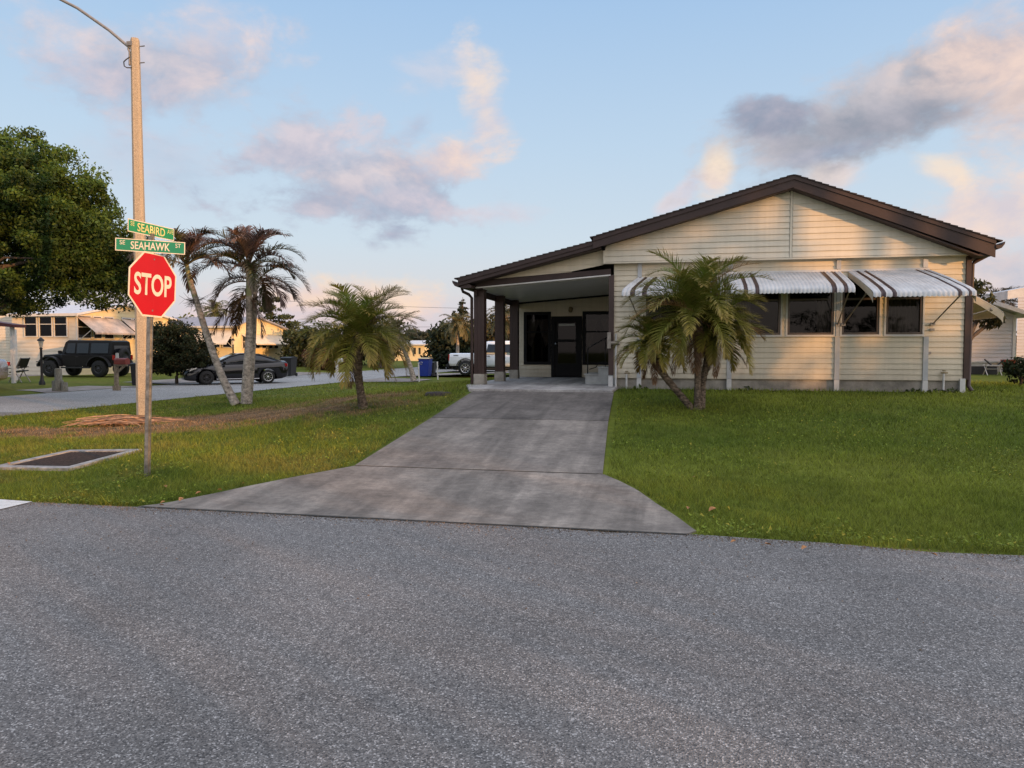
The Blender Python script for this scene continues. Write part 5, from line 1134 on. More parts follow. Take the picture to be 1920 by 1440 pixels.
for (px, py, s), lb in zip(lf, nm):
    p = AtZ(px, py, .06); p.z = H(p.x, p.y)+.045; a = rng.uniform(0, 6); u = Vector((math.cos(a), math.sin(a), .25)); v = Vector((-math.sin(a), math.cos(a), .1)); mb = MB(); n = 7
    L1 = [p+u*s*(t-.5)+v*s*.32*math.sin(math.pi*t)+Vector((0, 0, s*.25*math.sin(math.pi*t))) for t in np.linspace(0, 1, n)]; M1 = [p+u*s*(t-.5) for t in np.linspace(0, 1, n)]; R1 = [p+u*s*(t-.5)-v*s*.32*math.sin(math.pi*t)+Vector((0, 0, s*.2*math.sin(math.pi*t))) for t in np.linspace(0, 1, n)]
    mb.add(L1+M1+R1, [(i, i+1, n+i+1, n+i) for i in range(n-1)]+[(n+i, n+i+1, 2*n+i+1, 2*n+i) for i in range(n-1)]); o = mb.build('fallen_leaf', M['dead_leaf'], fixn=False); tag(o, lb, 'leaf', 'fallen leaves in the grass')

# ------------------------------------------------------------------ vehicles (local frame: +x forward, z up, origin on the ground)
def loft(secs, closed=True):
    """secs: list of rings (same count) -> verts, faces"""
    n = len(secs[0]); vs = [p for s in secs for p in s]
    fs = [(i*n+k, i*n+(k+1) % n, (i+1)*n+(k+1) % n, (i+1)*n+k) for i in range(len(secs)-1) for k in range(n)]
    fs += [tuple(range(n-1, -1, -1)), tuple(range((len(secs)-1)*n, len(secs)*n))]; return vs, fs
def body_sec(x, zt, zb, w, crown=.03, tum=.06):
    h = zt-zb
    half = [(0, zt+crown), (.45*w, zt+crown*.8), (.80*w, zt), (.93*w, zt-.05*h-.01), (.985*w, zt-.28*h), (w, zt-.55*h), (.985*w, zb+.18*h), (.93*w, zb+.02*h), (.80*w, zb), (0, zb)]
    return [(x, y, z) for y, z in half]+[(x, -y, z) for y, z in half[-2:0:-1]]
def cab_sec(x, zt, zb, wb, wt, crown=.02):
    half = [(0, zt+crown), (.6*wt, zt+crown*.6), (.90*wt, zt-.01), (wt, zt-.06), ((wt+wb)/2, (zt-.06+zb)/2+.02), (wb, zb), (0, zb)]
    return [(x, y, z) for y, z in half]+[(x, -y, z) for y, z in half[-2:0:-1]]
def carve(o, cuts):
    """cut wheel arches"""
    for (x, z, r, w) in cuts:
        mb = MB(); mb.lathe([(r, -w), (r, w)], (x, 0, z), 'y', 32)
        bm_f = len(mb.v); n = 32; mb.add(mb.v[:n], [tuple(range(n))]); mb.add(mb.v[n:2*n], [tuple(range(n))])
        me = bpy.data.meshes.new('c'); me.from_pydata(mb.v, [], mb.f); bm = bmesh.new(); bm.from_mesh(me); bmesh.ops.remove_doubles(bm, verts=bm.verts, dist=1e-4); bmesh.ops.recalc_face_normals(bm, faces=bm.faces); bm.to_mesh(me); bm.free()
        c = bpy.data.objects.new('c', me); COL.objects.link(c)
        md = o.modifiers.new('b', 'BOOLEAN'); md.object = c; md.operation = 'DIFFERENCE'; md.solver = 'EXACT'
        p = o.parent; o.parent = None; dg = bpy.context.evaluated_depsgraph_get(); nm = bpy.data.meshes.new_from_object(o.evaluated_get(dg)); o.modifiers.clear(); o.data = nm; o.parent = p; bpy.data.objects.remove(c)
    return o
def wheel(parent, x, y, r, w, rimm, spokes=5, rr=.64):
    s = 1 if y > 0 else -1; t = thing_child('wheel', parent, (x, y, r))
    mb = MB(); mb.lathe([(r*rr, -w/2), (r*.93, -w/2), (r*.99, -w*.36), (r, -w*.2), (r, w*.2), (r*.99, w*.36), (r*.93, w/2), (r*rr, w/2)], (0, 0, 0), 'y', 32); a = mb.build('tyre', M['rubber'], t, local=True)
    mb = MB(); yo = s*w*.5; mb.lathe([(r*rr*1.02, yo), (r*rr*.93, yo+s*.006), (r*rr*.88, yo-s*.03), (r*rr*.88, yo-s*.10)], (0, 0, 0), 'y', 32); mb.lathe([(0, yo-s*.005), (r*.13, yo-s*.008), (r*.16, yo-s*.04)], (0, 0, 0), 'y', 16)
    for k in range(spokes):
        a_ = 2*math.pi*k/spokes; d = Vector((math.cos(a_), 0, math.sin(a_))); q = Vector((-d.z, 0, d.x))
        for sg in ((-1, 1) if spokes < 8 else (0,)):
            b0 = d*r*.12+q*sg*r*.05; b1 = d*r*rr*.93+q*sg*r*.13; c = (b0+b1)/2+Vector((0, yo-s*.022, 0)); l = (b1-b0); mb.obox(c, l/2, Vector((0, .012, 0)), l.normalized().cross(Vector((0, 1, 0)))*r*.045)
    mb.build('rim', rimm, t, local=True)
    mb = MB(); mb.lathe([(0, yo-s*.11), (r*rr*.9, yo-s*.11)], (0, 0, 0), 'y', 24); mb.build('brake_disc', M['plastic_black'], t, local=True); return t
def thing_child(name, parent, loc):
    o = bpy.data.objects.new(name, None); COL.objects.link(o); o.parent = parent; o.location = loc; o.empty_display_size = .1; return o

def sedan(label, loc, rz, paint, lit=None):
    t = thing('parked_car', label, 'car', loc, rz)
    st = [(2.27, .60, .30, .62), (2.22, .66, .22, .74), (2.05, .72, .18, .83), (1.6, .80, .17, .87), (1.1, .87, .17, .875), (.6, .93, .17, .875), (0, .95, .17, .875), (-.8, .97, .17, .88), (-1.5, 1.0, .18, .88), (-1.95, 1.02, .22, .84), (-2.15, 1.02, .28, .78), (-2.25, .92, .34, .70)]
    mb = MB(); vs, fs = loft([body_sec(*s) for s in st]); mb.add(vs, fs, 0, True); b = mb.build('body', paint, t, local=True)
    carve(b, [(1.36, .32, .37, 1.2), (-1.29, .32, .37, 1.2)])
    gs = [(1.05, .90, .88, .77, .70), (.75, 1.06, .90, .79, .68), (.30, 1.27, .93, .80, .62), (-.10, 1.385, .94, .81, .59), (-.6, 1.40, .95, .81, .58), (-1.05, 1.33, .97, .80, .56), (-1.5, 1.19, .99, .77, .55), (-1.95, 1.035, 1.0, .70, .56)]
    mb = MB(); vs, fs = loft([cab_sec(*s) for s in gs]); mb.add(vs, fs, 0, True); mb.build('side_glass', M['car_glass'], t, local=True)
    # windscreen, roof and pillars
    def sk(i, f, e=.008, up=.01): x, zt, zb, wb, wt = gs[i]; return (x, f*(wt*.88 if abs(f) <= 1 else 0), zt+up)
    mb = MB(); mb.add([(1.02, -.66, .925), (1.02, .66, .925), (-.02, .53, 1.372), (-.02, -.53, 1.372)], [(0, 1, 2, 3)])
    W = [(1.04, .66, .915), (.75, .62, 1.075), (.30, .57, 1.29), (0.0, .52, 1.38)]
    mb = MB(); vs = [(x, y*k, z+.018-.0*abs(k)) for x, y, z in W for k in (-1, -.5, 0, .5, 1)]; mb.add(vs, [(i*5+k, i*5+k+1, (i+1)*5+k+1, (i+1)*5+k) for i in range(3) for k in range(4)], 0, True); mb.build('windscreen', M['screen_glass'], t, local=True, fixn=False)
    W = [(-.95, .50, 1.375), (-1.5, .50, 1.225), (-1.93, .52, 1.07)]
    mb = MB(); vs = [(x, y*k, z+.008) for x, y, z in W for k in (-1, -.5, 0, .5, 1)]; mb.add(vs, [(i*5+k, i*5+k+1, (i+1)*5+k+1, (i+1)*5+k) for i in range(2) for k in range(4)], 0, True); mb.build('rear_window', M['car_glass'], t, local=True, fixn=False)
    mb = MB(); rs_ = [(x, zt+.012, wt) for x, zt, zb, wb, wt in gs[3:6]]; vs = [(x, y*wt, z-.012*abs(y)**3) for x, z, wt in rs_ for y in (-1.0, -.6, 0, .6, 1.0)]; mb.add(vs, [(i*5+k, i*5+k+1, (i+1)*5+k+1, (i+1)*5+k) for i in range(2) for k in range(4)], 0, True); mb.build('roof', paint, t, local=True, fixn=False)
    mb = MB()
    for s in (-1, 1):
        mb.tube([(x, s*(wt*.955), zt-.015) for x, zt, zb, wb, wt in gs], .026, 6); mb.tube([(-.35, s*.82, .95), (-.42, s*.60, 1.37)], .024, 6); mb.tube([(x, s*(wb+.005), zb+.012) for x, zt, zb, wb, wt in gs], .014, 6)
    mb.build('window_pillars', paint, t, local=True)
    for s in (-1, 1):
        wheel(t, 1.36, s*.79, .315, .20, M['dark_rim'], 5); wheel(t, -1.29, s*.79, .315, .20, M['chrome'] if s > 0 else M['dark_rim'], 9)
        mb = MB(); mb.add([(2.20, s*.60, .60), (2.05, s*.79, .60), (1.78, s*.875, .70), (1.72, s*.85, .755), (1.95, s*.76, .725), (2.16, s*.62, .68)], [(0, 1, 2, 3, 4, 5)]); h = mb.build('headlight', M['lamp_clear'], t, local=True, fixn=False)
        h.data.transform(Matrix.Translation((.012, s*.012, .012)))
        mb = MB(); mb.obox((-2.10, s*.72, .86), (.10, s*-.09, .01), (.02, s*.05, 0), (0, 0, .075)); mb.build('tail_light', M['tail_red'], t, local=True, bevel=.01)
        mb = MB(); mb.obox((.62, s*.93, .98), (.06, 0, 0), (0, .09, 0), (0, 0, .055)); mb.build('wing_mirror', paint, t, local=True, bevel=.02)
        mb = MB(); mb.obox((-.42, s*.885, .80), (.08, 0, 0), (0, .012, 0), (0, 0, .014)); mb.build('door_handle', paint, t, local=True, bevel=.004)
    mb = MB()
    for s in (-1, 1): mb.tube([(1.0, s*.868, .40), (1.02, s*.885, .62), (.95, s*.872, .86)], .005, 4); mb.tube([(-.5, s*.868, .34), (-.55, s*.888, .6), (-.45, s*.876, .93)], .005, 4)
    mb.build('door_seam', M['plastic_black'], t, local=True)
    mb = MB(); mb.obox((2.255, 0, .60), (.02, 0, 0), (0, .42, 0), (0, 0, .03)); mb.obox((2.26, 0, .36), (.012, 0, 0), (0, .5, 0), (0, 0, .07)); mb.build('grille', M['chrome'] if paint is M['black_paint'] else M['plastic_black'], t, local=True, bevel=.008)
    mb = MB()
    for s in (-1, 1): mb.tube([(.95, s*.878, .245), (-.9, s*.882, .245)], .018, 6)
    mb.build('sill_trim', M['chrome'], t, local=True)
    mb = MB(); mb.obox((-2.275, 0, .62), (.006, 0, 0), (0, .16, 0), (0, 0, .08)); mb.build('licence_plate', M['trim_white'], t, local=True)
    return t
cp = AtZ(434, 721, .02); a_ = math.atan2(-.40, -.92)
fr_ = AtZ(392, 721.5, .02); re_ = AtZ(501, 719, .02); dd = (fr_-re_); a_ = math.atan2(dd.y, dd.x)
mid = (fr_+re_)/2+Vector((0, 0, 0)); nrm = Vector((-math.sin(a_), math.cos(a_), 0)); 
if nrm.y < 0: nrm = -nrm
sedan('shiny black sedan stopped on the side street behind the leaning palm trunks', mid+nrm*.8, a_, M['black_paint'])
sv = AtD(18, 655, 27.5)
sedan('silver car cut off by the left edge on the nearest drive', (sv.x-2.75, sv.y-.3, .20), math.pi, M['silver_paint'])

def jeep(label, loc, rz):
    t = thing('off_road_car', label, 'car', loc, rz); P = M['jeep_paint']
    mb = MB()
    vs, fs = loft([[(x, -w, zb), (x, w, zb), (x, w, zt-.05), (x, w-.05, zt), (x, -w+.05, zt), (x, -w, zt-.05)] for x, w, zb, zt in ((-2.0, .76, .60, 1.12), (-1.95, .79, .55, 1.15), (.75, .79, .55, 1.17), (.85, .74, .60, 1.18), (1.9, .60, .66, 1.11), (1.98, .56, .68, 1.05))]); mb.add(vs, fs)
    b = mb.build('body', P, t, local=True, bevel=.015); carve(b, [(1.36, .46, .50, 1.2), (-1.35, .46, .50, 1.2)])
    mb = MB(); vs, fs = loft([[(x, -wb, zb), (x, wb, zb), (x, wt, zt-.04), (x, wt-.06, zt), (x, -wt+.06, zt), (x, -wt, zt-.04)] for x, wb, wt, zb, zt in ((-1.98, .76, .66, 1.15, 1.78), (-1.85, .77, .67, 1.15, 1.84), (.45, .77, .68, 1.16, 1.86), (.60, .76, .67, 1.17, 1.78), (.82, .74, .70, 1.17, 1.22))]); mb.add(vs, fs); mb.build('hardtop', P, t, local=True, bevel=.012)
    for s in (-1, 1):
        for x0, x1 in ((-1.80, -.85), (-.72, -.08), (.02, .55)):
            mb = MB(); xt = x1-.12 if x1 > .5 else x1; mb.add([(x0, s*.785, 1.20), (x1, s*.785, 1.20), (xt, s*.703, 1.70), (x0, s*.703, 1.70)], [(0, 1, 2, 3)]); mb.build('side_window', M['car_glass'], t, local=True, fixn=False)
        for x in (1.36, -1.35):
            mb = MB(); pr = [(x+.62*math.cos(q), .46+.56*math.sin(q)) for q in np.linspace(.15, math.pi-.1, 14)]
            for i in range(13): a, c = pr[i], pr[i+1]; mb.obox(((a[0]+c[0])/2, s*.86, (a[1]+c[1])/2+.02), ((c[0]-a[0])/2, 0, (c[1]-a[1])/2), (0, .12, 0), (-(c[1]-a[1])*.12, 0, (c[0]-a[0])*.12))
            mb.build('fender', M['plastic_black'], t, local=True)
            wheel(t, x, s*.80, .42, .26, M['dark_rim'], 5, .52)
        mb = MB(); mb.obox((-2.03, s*.68, .98), (.04, 0, 0), (0, .07, 0), (0, 0, .12)); mb.build('tail_light', M['tail_red'], t, local=True, bevel=.01)
        mb = MB(); mb.lathe([(0, .03), (.09, .025), (.10, 0), (.09, -.02)], (2.0, s*.42, .92), 'x', 18); mb.build('headlight', M['lamp_clear'], t, local=True)
        mb = MB(); mb.obox((.72, s*.93, 1.25), (.05, 0, 0), (0, .10, 0), (0, 0, .08)); mb.build('wing_mirror', M['plastic_black'], t, local=True, bevel=.02)
        mb = MB(); mb.obox((-.10, s*.79, 1.02), (.07, 0, 0), (0, .02, 0), (0, 0, .02)); mb.build('door_handle', M['plastic_black'], t, local=True)
        mb = MB()
        for x in (-.78, -.03, .68): mb.box(x-.006, s*.788, .62, x+.006, s*.793, 1.14)
        mb.build('door_seam', M['rubber'], t, local=True)
    mb = MB(); mb.box(-2.16, -.72, .52, -2.0, .72, .66); mb.build('rear_bumper', M['plastic_black'], t, local=True, bevel=.02)
    mb = MB(); mb.box(1.98, -.78, .52, 2.2, .78, .68); mb.build('front_bumper', M['plastic_black'], t, local=True, bevel=.02)
    mb = MB()
    for k in range(7): mb.box(1.97, -.24+k*.07, .82, 1.995, -.20+k*.07, 1.04)
    mb.build('grille', M['rubber'], t, local=True)
    mb = MB(); mb.add([(-2.0, -.58, 1.24), (-2.0, .58, 1.24), (-1.975, .54, 1.66), (-1.975, -.54, 1.66)], [(0, 1, 2, 3)]); mb.build('rear_window', M['car_glass'], t, local=True, fixn=False)
    sp = thing_child('spare_wheel', t, (-2.14, .05, 1.05)); mb = MB(); mb.lathe([(.22, .11), (.36, .11), (.40, .05), (.40, -.08), (.36, -.12), (.22, -.11)], (0, 0, 0), 'x', 28); mb.build('tyre', M['rubber'], sp, local=True); mb = MB(); mb.lathe([(0, -.05), (.08, -.07), (.22, -.04), (.23, -.10)], (0, 0, 0), 'x', 24); mb.build('rim', M['dark_rim'], sp, local=True)
    mb = MB(); mb.box(-2.175, .38, .70, -2.165, .66, .84); mb.build('licence_plate', M['trim_white'], t, local=True)
    mb = MB()
    for s in (-1, 1): mb.box(-.8, s*.78-.05, .44, .8, s*.78+.05, .52)
    mb.build('side_step', M['plastic_black'], t, local=True, bevel=.01)
    return t
jr = AtZ(179, 708, .2); jeep('black four-door off-road car with a spare wheel on its back, parked at left', Vector((jr.x-1.35, jr.y+.95, .21)), math.pi+R(4))

def pickup(label, loc, rz):
    t = thing('pickup_truck', label, 'pickup truck', loc, rz); P = M['white_paint']
    mb = MB(); vs, fs = loft([body_sec(x, zt, zb, w, .0) for x, zt, zb, w in ((-2.95, 1.18, .62, .93), (-2.9, 1.26, .55, .97), (-1.2, 1.27, .52, .98), (-.95, 1.27, .50, .98))]); mb.add(vs, fs, 0, False); b = mb.build('cargo_bed', P, t, local=True); carve(b, [(-1.95, .42, .52, 1.3)])
    mb = MB(); vs, fs = loft([body_sec(x, zt, zb, w, .02) for x, zt, zb, w in ((-.92, 1.24, .5, .98), (.9, 1.24, .5, .99), (1.3, 1.22, .5, .99), (2.7, 1.14, .5, .96), (2.95, 1.02, .5, .86))]); mb.add(vs, fs, 0, True); b = mb.build('body', P, t, local=True); carve(b, [(1.95, .42, .52, 1.3)])
    mb = MB(); vs, fs = loft([cab_sec(x, zt, zb, wb, wt) for x, zt, zb, wb, wt in ((-.92, 1.84, 1.22, .94, .74), (-.75, 1.93, 1.22, .95, .75), (.55, 1.95, 1.22, .95, .75), (.80, 1.84, 1.22, .95, .74), (1.38, 1.26, 1.2, .92, .86))]); mb.add(vs, fs, 0, True); mb.build('cab', P, t, local=True)
    for s in (-1, 1):
        for x0, x1, k in ((-.72, -.02, 0), (.08, .80, .22)):
            mb = MB(); z0, z1 = 1.30, 1.76; y0, y1 = .962, .800; mb.add([(x0, s*y0, z0), (x1+k, s*y0, z0), (x1-.03, s*y1, z1), (x0+.05, s*y1, z1)], [(0, 1, 2, 3)]); mb.build('side_window', M['car_glass'], t, local=True, fixn=False)
        mb = MB()
        for x in (-.88, .03, .98): mb.tube([(x, s*.985, .62), (x, s*.993, .9), (x, s*.965, 1.2)], .006, 4)
        mb.build('door_seam', M['plastic_black'], t, local=True)
        for x in (-.60, .25): mb = MB(); mb.obox((x, s*.99, 1.10), (.09, 0, 0), (0, .015, 0), (0, 0, .018)); mb.build('door_handle', M['plastic_black'], t, local=True)
        for x in (-1.95, 1.95): wheel(t, x, s*.88, .42, .27, M['chrome'], 8, .62)
        mb = MB(); mb.obox((-2.93, s*.90, 1.02), (.035, 0, 0), (0, .07, 0), (0, 0, .17)); mb.build('tail_light', M['tail_red'], t, local=True, bevel=.01)
        mb = MB(); mb.obox((2.92, s*.72, .88), (.05, 0, 0), (0, .14, 0), (0, 0, .12)); mb.build('headlight', M['lamp_clear'], t, local=True, bevel=.01)
        mb = MB(); mb.obox((1.05, s*1.14, 1.36), (.05, 0, 0), (0, .12, 0), (0, 0, .14)); mb.build('wing_mirror', M['plastic_black'], t, local=True, bevel=.02)
        mb = MB(); mb.box(-.8, s*.93-.06, .40, 1.2, s*.93+.06, .46); mb.build('side_step', M['plastic_black'], t, local=True)
        mb = MB(); pr = [(-1.95+.55*math.cos(q), .42+.55*math.sin(q)) for q in np.linspace(0, math.pi, 14)]
        mb.tube([(a, s*.985, b_) for a, b_ in pr], .02, 5); mb.build('arch_trim', M['plastic_black'], t, local=True)
        for k in range(3): pass
        mb = MB(); mb.box(-2.66, s*.9805, 1.135, -2.36, s*.986, 1.165); mb.box(-2.62, s*.9805, 1.118, -2.42, s*.9865, 1.134); mb.build('badge', M['plastic_black'], t, local=True)
    mb = MB(); mb.box(-2.96, -.82, .70, -2.94, .82, 1.22); mb.build('tailgate', P, t, local=True, bevel=.006)
    mb = MB(); mb.box(-3.12, -.95, .48, -2.92, .95, .66); mb.build('rear_bumper', M['plastic_black'], t, local=True, bevel=.03)
    mb = MB(); mb.box(2.9, -.92, .46, 3.1, .92, .70); mb.build('front_bumper', M['chrome'], t, local=True, bevel=.03)
    mb = MB(); mb.add([(-.935, -.62, 1.36), (-.935, .62, 1.36), (-.925, .60, 1.76), (-.925, -.60, 1.76)], [(0, 1, 2, 3)]); mb.build('rear_window', M['car_glass'], t, local=True, fixn=False)
    mb = MB(); mb.add([(1.30, -.78, 1.32), (1.30, .78, 1.32), (.86, .68, 1.80), (.86, -.68, 1.80)], [(0, 1, 2, 3)]); mb.build('windscreen', M['screen_glass'], t, local=True, fixn=False)
    mb = MB(); mb.box(-2.9, -.3, .3, 2.6, .3, .5); mb.build('chassis', M['plastic_black'], t, local=True)
    return t
tw = AtZ(874, 704.5, .12); pickup('large white crew cab pickup parked beyond the carport posts', Vector((tw.x+1.95, tw.y+.88, .12)), R(-3))

# ------------------------------------------------------------------ neighbouring homes across the side street
def gable_home(name, label, uc, vc, wl, gw, z0, eave, ridge, mw, mg, mroof, over=.35, rid=.45):
    """corner (uc,vc); long wall faces -y going to -x for wl; gable wall faces +x going to +y for gw"""
    t = thing(name, label, 'house', (uc, vc, z0))
    mb = MB(); siding(mb, (uc, vc, 0), (-1, 0, 0), (0, -1, 0), z0, eave, .22, lambda z: (0, wl)); mb.build('wall', mw, t, fixn=False)
    vr = vc+gw*rid
    def rf(z):
        if z <= eave: return (0, gw)
        k = (z-eave)/(ridge-eave); a = gw*rid*k; b = gw-(gw-gw*rid)*k
        return (a, b) if b > a+.02 else None
    mb = MB(); siding(mb, (uc, vc, 0), (0, 1, 0), (1, 0, 0), z0, ridge, .22, rf); mb.build('gable', mg, t, fixn=False)
    mb = MB(); mb.box(uc-wl, vc+gw-.1, z0, uc-.02, vc+gw, eave); mb.box(uc-wl, vc+.02, z0, uc-wl+.1, vc+gw, eave); mb.build('rear_wall', mw, t)
    mb = MB(); th = .10
    mb.prism([(uc+over, vc-.3, eave-.06), (uc+over, vr, ridge+.03), (uc+over, vc+gw+.3, eave-.06), (uc+over, vc+gw+.3, eave+.05), (uc+over, vr, ridge+.14), (uc+over, vc-.3, eave+.05)], (-wl-over, 0, 0)); mb.build('roof', mroof, t)
    mb = MB(); mb.box(uc-wl, vc-.36, eave-.10, uc+over, vc-.29, eave+.04); mb.build('gutter', M['trim_white'], t)
    return t
def win_y(parent, x0, x1, z0, z1, y, frame=None):      # facing -y
    return window(parent, x0, x1, z0, z1, y-.02, frame or M['trim_white'], thick=.05)
def win_x(parent, y0, y1, z0, z1, x):                  # facing +x
    mb = MB(); t = .06
    for a in ((y0, z0, y1, z0+t), (y0, z1-t, y1, z1), (y0, z0+t, y0+t, z1-t), (y1-t, z0+t, y1, z1-t), (y0+t, (z0+z1)/2-.02, y1-t, (z0+z1)/2+.02)): mb.box(x-.02, a[0], a[1], x+.05, a[2], a[3])
    f = mb.build('window', M['trim_white'], parent); mb = MB(); mb.quad((x+.026, y0+t, z0+t), (x+.026, y1-t, z0+t), (x+.026, y1-t, z1-t), (x+.026, y0+t, z1-t)); mb.build('pane', M['car_glass'], f, fixn=False); return f
def back_panes(parent, x0, x1, z0, z1, y):
    mb = MB(); mb.quad((x0, y-.035, z0), (x1, y-.035, z0), (x1, y-.035, z1), (x0, y-.035, z1)); mb.build('window_recess', M['dark_room'], parent, fixn=False)
UA = -31.4; VA = 34.4
hA = gable_home('mobile_home', 'cream and yellow home with three tall windows behind the off-road car', UA, VA, 4.2, 7.6, .18, AtV(90, 590, VA).z, AtV(90, 590, VA).z+.62, M['house_cream'], M['house_yellow'], M['roof_white'])
for (a, b) in ((47.5, 71.5), (75.5, 100), (103.5, 128)):
    p = AtV(a, 632, VA); q = AtV(b, 593, VA); back_panes(hA, p.x+.04, q.x-.04, p.z+.04, q.z-.04, VA); win_y(hA, p.x, q.x, p.z, q.z, VA-.07)
ez = AtV(90, 590, VA).z
y0 = AtU(144, 600, UA).y
zs = AtU(170, 634, UA).z
for k, (a, b) in enumerate(((144, 171), (174, 191), (194, 213), (228, 247), (249, 262))):
    ya = AtU(a, 630, UA).y; yb = AtU(b, 630, UA).y; win_x(hA, ya, yb, zs-.05, zs+1.25, UA)
def home_awning(parent, ya, yb, x, zt, zb, proj, mt):
    mb = MB(); n = int((yb-ya)/.06)
    prof = [(0, zt), (proj*.93, zb+.16), (proj, zb+.09), (proj, zb)]; vs = []
    for i in range(n+1):
        y = ya+(yb-ya)*i/n; k = .012*(i % 2)
        for d, z in prof: vs.append((x+.03+d+k, y, z+k))
    mb.add(vs, [(i*4+j, (i+1)*4+j, (i+1)*4+j+1, i*4+j+1) for i in range(n) for j in range(3)])
    a = mb.build('awning', mt, parent, fixn=False)
    mb = MB(); mb.tube([(x+.02, ya+.1, zb-.35), (x+proj*.75, ya+.1, zb+.25)], .018, 5); mb.build('arm', M['trim_white'], a)
    mb = MB(); mb.tube([(x+.02, yb-.1, zb-.35), (x+proj*.75, yb-.1, zb+.25)], .018, 5); mb.build('arm', M['trim_white'], a)
    return a
M['awn_old'] = mat('stained_awning', (.55, .44, .36), .5, .28, 1.3)
M['awn_yellow'] = mat('warm_awning', (.66, .56, .42), .5, .10, 2)
za = AtU(146, 594, UA).z
home_awning(hA, AtU(146, 600, UA).y-.1, AtU(222, 600, UA).y, UA, za, za-.95, 1.15, M['awn_old'])
home_awning(hA, AtU(226, 600, UA).y, AtU(262, 600, UA).y+.4, UA, za-.0, za-.95, 1.1, M['awn_old'])
mb = MB(); p = AtV(133, 640, VA); mb.box(UA-.04, VA-.04, .18, UA+.04, VA+.02, ez); mb.build('corner_trim', M['trim_white'], hA)
# older wing with canopy at the far left
mb = MB(); xl = AtV(0, 640, VA+.8).x; siding(mb, (UA-4.2, VA+.8, 0), (-1, 0, 0), (0, -1, 0), .18, 3.5, .16, lambda z: (0, 6)); mb.build('side_wing', M['house_cream'], hA, fixn=False)
cn = thing('canopy', 'dark maroon canopy on white posts at the far left edge', 'canopy', (AtD(0, 655, 31).x, AtD(0, 655, 31).y, .2))
ca = AtD(45, 605, 31); cb = AtD(-30, 590, 31)
mb = MB(); mb.prism([(cb.x-1.5, cb.y-.5, 2.78), (ca.x, ca.y-.5, 2.50), (ca.x, ca.y-.5, 2.62), (cb.x-1.5, cb.y-.5, 3.05)], (0, .6, 0)); mb.build('canopy_roof', M['maroon'], cn)
for px in (24,):
    q = AtD(px, 655, 30.8); mb = MB(); mb.box(q.x-.06, q.y-.06, .15, q.x+.06, q.y+.06, 2.6); mb.build('post', M['trim_white'], cn)
q = AtD(28, 655, 33.5); mb = MB(); mb.box(q.x-.06, q.y-.06, .15, q.x+.06, q.y+.06, 2.5); mb.build('post', M['trim_white'], cn)
# second home
UB = -32.6; VB = 51.0
eb = AtV(445, 612, VB).z
hB = gable_home('mobile_home', 'bright yellow gabled home with grey roof and long pale awnings behind the sedan', UB, VB, 9.5, 7.4, .18, eb, eb+.75, M['house_yellow'], M['house_yellow'], M['roof_grey'], rid=.42)
pz = AtV(400, 652, VB).z
for a, b in ((372, 388), (391, 414), (418, 436)):
    p = AtV(a, 652, VB); q = AtV(b, 640, VB); back_panes(hB, p.x+.04, q.x-.04, pz+.04, q.z+.6, VB); win_y(hB, p.x, q.x, pz, q.z+.65, VB-.07)
p0 = AtV(365, 640, VB); p1_ = AtV(441, 640, VB); L_ = p1_.x-p0.x
mb = MB(); zt = AtV(400, 618, VB).z; zb_ = AtV(400, 646, VB-1).z
mb.add([(p0.x, VB-.03, zt), (p1_.x, VB-.03, zt), (p1_.x, VB-1.1, zb_+.12), (p0.x, VB-1.1, zb_+.12), (p1_.x, VB-1.15, zb_), (p0.x, VB-1.15, zb_)], [(0, 1, 2, 3), (3, 2, 4, 5)]); aw = mb.build('awning', M['awn_yellow'], hB, fixn=False)
mb = MB(); mb.tube([(p1_.x-.1, VB-.03, zb_-.3), (p1_.x-.1, VB-.9, zb_+.2)], .02, 5); mb.build('arm', M['trim_white'], aw)
zs = AtU(500, 654, UB).z
for a, b in ((454, 459), (478, 487), (490, 500), (503, 511), (513, 521)):
    win_x(hB, AtU(a, 650, UB).y, AtU(b, 650, UB).y, zs, zs+1.1, UB)
home_awning(hB, AtU(452, 640, UB).y, AtU(530, 640, UB).y, UB, AtU(452, 627, UB).z, zs+.30, 1.3, M['awn_yellow'])
# porch of the second home
ye = VB+7.4; mb = MB(); mb.prism([(UB+.3, ye-.2, eb-.02), (UB+.3, ye+3.9, eb-.80), (UB+.3, ye+3.9, eb-.70), (UB+.3, ye-.2, eb+.08)], (-7, 0, 0)); mb.build('porch_roof', M['awn_yellow'], hB)
for yy in (ye+.9, ye+2.2, ye+3.7):
    mb = MB(); mb.box(UB+.1, yy-.06, .15, UB+.22, yy+.06, eb-.35); mb.build('porch_post', M['trim_white'], hB)
mb = MB(); mb.box(UB-4, ye, .2, UB-3.9, ye+4, 2.6); mb.build('porch_wall', M['dark_room'], hB)
# far cottage
UC = AtD(745, 660, 92); hc = gable_home('mobile_home', 'small distant pale flat-roofed house right of the golden date palm', AtD(796, 660, 90).x, AtD(796, 660, 90).y, 6.5, 6, .1, AtD(770, 646, 90).z, AtD(770, 643, 90).z+.2, M['house_yellow'], M['house_yellow'], M['roof_white'])
for a, b in ((776, 780), (786, 789)):
    y = hc.location.y; p = AtV(a, 664, y); q = AtV(b, 652, y); back_panes(hc, p.x, q.x, p.z, q.z, y-.05)
hd = gable_home('mobile_home', 'distant grey-blue house with a carport beside the small pale one', AtD(826, 660, 96).x, AtD(826, 660, 96).y, 3.2, 6, .1, AtD(826, 652, 96).z, AtD(826, 650, 96).z+.2, M['house_white'], M['house_white'], M['roof_white'])
p = AtV(795, 664, hd.location.y); back_panes(hd, p.x, p.x+1.6, AtV(797, 664, hd.location.y).z, AtV(797, 657, hd.location.y).z, hd.location.y-.05)

